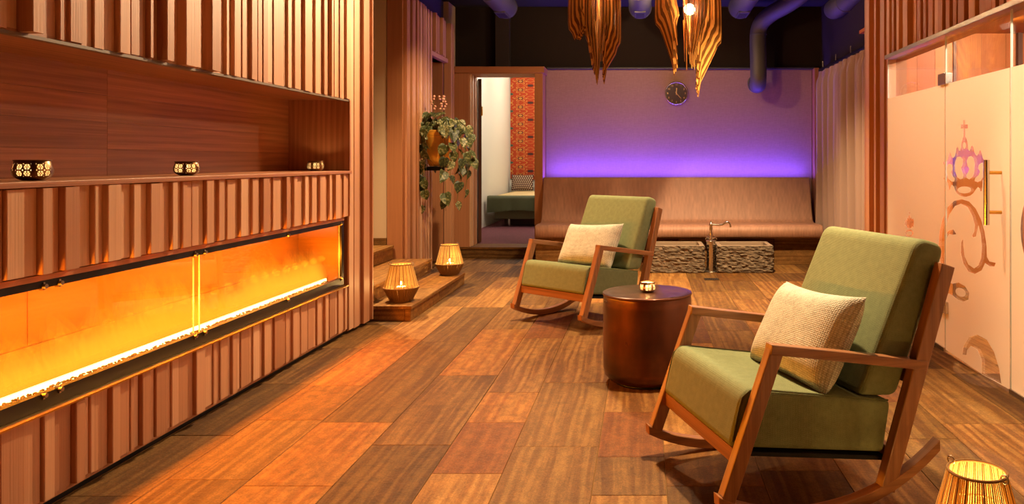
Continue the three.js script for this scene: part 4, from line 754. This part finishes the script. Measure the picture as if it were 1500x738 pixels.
// ------------------------------------------------------------------ curtain
{
  const g = thing('gathered_curtain', 'beige floor length curtain gathered on a ceiling track', 'curtain', [2.06, 0, -7.75]);
  const cloth = new THREE.MeshPhysicalMaterial({ color: 0x9e8476, roughness: 0.9, sheen: 0.3, sheenColor: new THREE.Color(0xc0a890) });
  const nz = 420, ny = 40, len = 2.62, pl = new THREE.PlaneGeometry(len, 1, nz, ny), p = pl.attributes.position;
  for (let i = 0; i < p.count; i++) {
    const z = p.getX(i), t = p.getY(i) + 0.5, y = 0.03 + t * 2.15, f = (Math.pow(0.5 + 0.5 * Math.sin(z * 36 + 1.6 * Math.sin(z * 5.3)), 1.6) * 2 - 1) * 0.75 + Math.sin(z * 23 + 2) * 0.3, top = cl((t - 0.94) / 0.04);
    const amp = 0.066 * (1 - top * 0.65), ruff = top * 0.008 * Math.sin(z * 190);
    p.setXYZ(i, f * amp + ruff + 0.012 * Math.sin(z * 6 + t * 3) * (1 - t), y, z + 0.01 * Math.sin(z * 20 + t * 4));
  }
  pl.computeVertexNormals(); const back = pl.clone();
  part('cloth', pl, cloth, g); pl.attributes.position.needsUpdate = true; cloth.side = THREE.DoubleSide;
  part('track', rbox(-0.02, 0.02, 2.19, 2.215, -1.35, 1.3, 0.003, 'z'), M.black, g);
  for (let i = 0; i < 5; i++) part('track_hanger', rod([0, 2.21, -1.2 + i * 0.6], [0, 2.29, -1.2 + i * 0.6], 0.005), M.steel, g);
}
// ------------------------------------------------------------------ trailing plant in an ochre pot on a wall bracket
{
  const px = -2.075, py = 1.09, pz = -7.9;
  const pot = thing('plant_pot', 'ochre yellow tapered pot on a black wall bracket', 'pot', [px, py, pz]);
  const glaze = texture(256, 256, (u, v) => { const k = 0.75 + 0.45 * fbm(u, v, 6, 10, 12, 4), c = Math.abs(Math.sin(v * 14 + fbm(u, v, 5, 5, 2, 2) * 4)) < 0.06 ? 0.7 : 1; return sat([232 * k * c, 160 * k * c, 50 * k * c]); });
  part('vessel', lathe([[0, 0.004], [0.095, 0.004], [0.105, 0.012], [0.138, 0.14], [0.172, 0.28], [0.178, 0.34], [0.178, 0.365], [0.162, 0.365], [0.15, 0.33], [0, 0.32]], 40), new THREE.MeshStandardMaterial({ map: glaze, roughness: 0.45 }), pot);
  part('soil', new THREE.CylinderGeometry(0.148, 0.148, 0.01, 24).translate(0, 0.335, 0), M.soot, pot);
  const br = thing('wall_bracket', 'black steel bracket carrying the ochre pot', 'bracket', [px, py - 0.012, pz]);
  part('plate', new THREE.CylinderGeometry(0.125, 0.125, 0.01, 32).translate(0, 0.005, 0), M.black, br); part('arm', rbox(-0.165, 0.05, -0.03, 0.0, -0.015, 0.015, 0.002, 'x'), M.black, br); part('wall_plate', rbox(-0.175, -0.165, -0.1, 0.02, -0.03, 0.03, 0.002), M.black, br);
  const plant = thing('trailing_plant', 'trailing plant with heart shaped variegated leaves over the ochre pot', 'plant', [px, py, pz]);
  const hs = new THREE.Shape(); hs.moveTo(0, 0); hs.bezierCurveTo(0.012, 0.016, 0.045, 0.012, 0.045, -0.025); hs.bezierCurveTo(0.045, -0.062, 0.015, -0.085, 0, -0.108); hs.bezierCurveTo(-0.015, -0.085, -0.045, -0.062, -0.045, -0.025); hs.bezierCurveTo(-0.045, 0.012, -0.012, 0.016, 0, 0);
  const leafGeo = new THREE.ExtrudeGeometry(hs, { depth: 0.0012, bevelEnabled: false, curveSegments: 4 }), lp = leafGeo.attributes.position; for (let i = 0; i < lp.count; i++) { const x = lp.getX(i), y = lp.getY(i); lp.setZ(i, lp.getZ(i) + 6 * x * x - 4 * (y + 0.05) ** 2); } leafGeo.computeVertexNormals();
  const leafTex = (s, a, b) => { const t = texture(128, 128, (u, v) => { const f = fbm(u, v, 9, 9, s, 3); return f > 0.56 ? b : mixc(a, b, 0.15 * f); }, [8, 8]); return new THREE.MeshPhysicalMaterial({ map: t, roughness: 0.5, transmission: 0.12, thickness: 0, side: THREE.DoubleSide }); };
  const leaves = [leafTex(1, [70, 82, 40], [138, 140, 92]), leafTex(5, [90, 98, 54], [164, 160, 112]), leafTex(9, [46, 56, 28], [98, 106, 60])];
  const stemM = new THREE.MeshStandardMaterial({ color: 0x6a6a34, roughness: 0.7 });
  seed = 4242;
  const vines = [[-0.5, 0.27, 0.42, 0.08], [-0.1, 0.3, 0.62, 0.1], [0.25, 0.29, 0.36, 0.05], [0.55, 0.3, 0.74, 0.09], [0.85, 0.27, 0.5, 0.04], [1.1, 0.25, 0.8, 0.06], [2.0, 0.23, 0.66, 0.05], [2.25, 0.2, 0.8, 0.1], [2.5, 0.19, 0.55, 0.12], [2.75, 0.17, 0.4, 0.1], [-1.0, 0.26, 0.5, 0.12], [-1.5, 0.25, 0.3, 0.14], [-2.1, 0.2, 0.4, 0.12]];   // [bearing, reach, drop, rise] of each trailing stem
  for (const [a, out, drop, rise] of vines) {
    const c = Math.cos(a), s = Math.sin(a), o = Math.min(out, c < -0.1 ? 0.16 / -c + 0.02 : 9), pts = [[0.06 * c, 0.34, 0.06 * s], [0.13 * c, 0.38 + rise, 0.13 * s], [o * 0.92 * c, 0.33 + rise * 0.6, o * 0.92 * s], [o * c, 0.36 - drop * 0.45, o * s], [(o - 0.03) * c + rr(-0.03, 0.03), 0.36 - drop, (o - 0.03) * s + rr(-0.04, 0.04)]], cv = new THREE.CatmullRomCurve3(pts.map((p) => new THREE.Vector3(...p)));
    part('vine', new THREE.TubeGeometry(cv, 24, 0.0028, 5), stemM, plant);
    const n = Math.round(4 + drop * 9);
    for (let k = 0; k < n; k++) {
      const t = Math.min(1, (k + 0.7) / n + rr(-0.03, 0.03)), p = cv.getPoint(t), lf = part('leaf', leafGeo, pick(leaves), plant), sc = rr(0.85, 1.3) * (k === n - 1 ? 0.8 : 1);
      lf.position.copy(p).add(new THREE.Vector3(rr(0, 0.03) * c, rr(-0.01, 0.02), rr(0, 0.03) * s)); lf.rotation.set(rr(-0.5, 0.35) , Math.atan2(c, s) * 0.6 + rr(-0.7, 0.7), rr(-0.6, 0.6), 'YXZ'); lf.scale.setScalar(sc);
    }
  }
  for (let i = 0; i < 14; i++) { const a = rr(0, 6.28), r = rr(0.02, 0.13), lf = part('leaf', leafGeo, pick(leaves), plant); lf.position.set(r * Math.cos(a), 0.42 + rr(0, 0.13), r * Math.sin(a)); lf.rotation.set(rr(-1.1, -0.1), rr(-1.2, 1.2), rr(-0.8, 0.8), 'YXZ'); }
  const bm = new THREE.MeshStandardMaterial({ color: 0xd09a80, roughness: 0.6 });
  for (let i = 0; i < 4; i++) { const x = rr(-0.06, 0.06), z = rr(-0.05, 0.05); part('sprig', tube([[x, 0.36, z], [x * 1.3, 0.55, z], [x * 1.6, 0.7, z * 1.3]], 0.003, 10, 5), stemM, plant); for (let k = 0; k < 6; k++) part('berry', new THREE.SphereGeometry(0.013, 8, 6).translate(x * 1.5 + rr(-0.02, 0.02), 0.58 + k * 0.025, z * 1.2 + rr(-0.02, 0.02)), bm, plant); }
}
renderer.render(scene, camera);
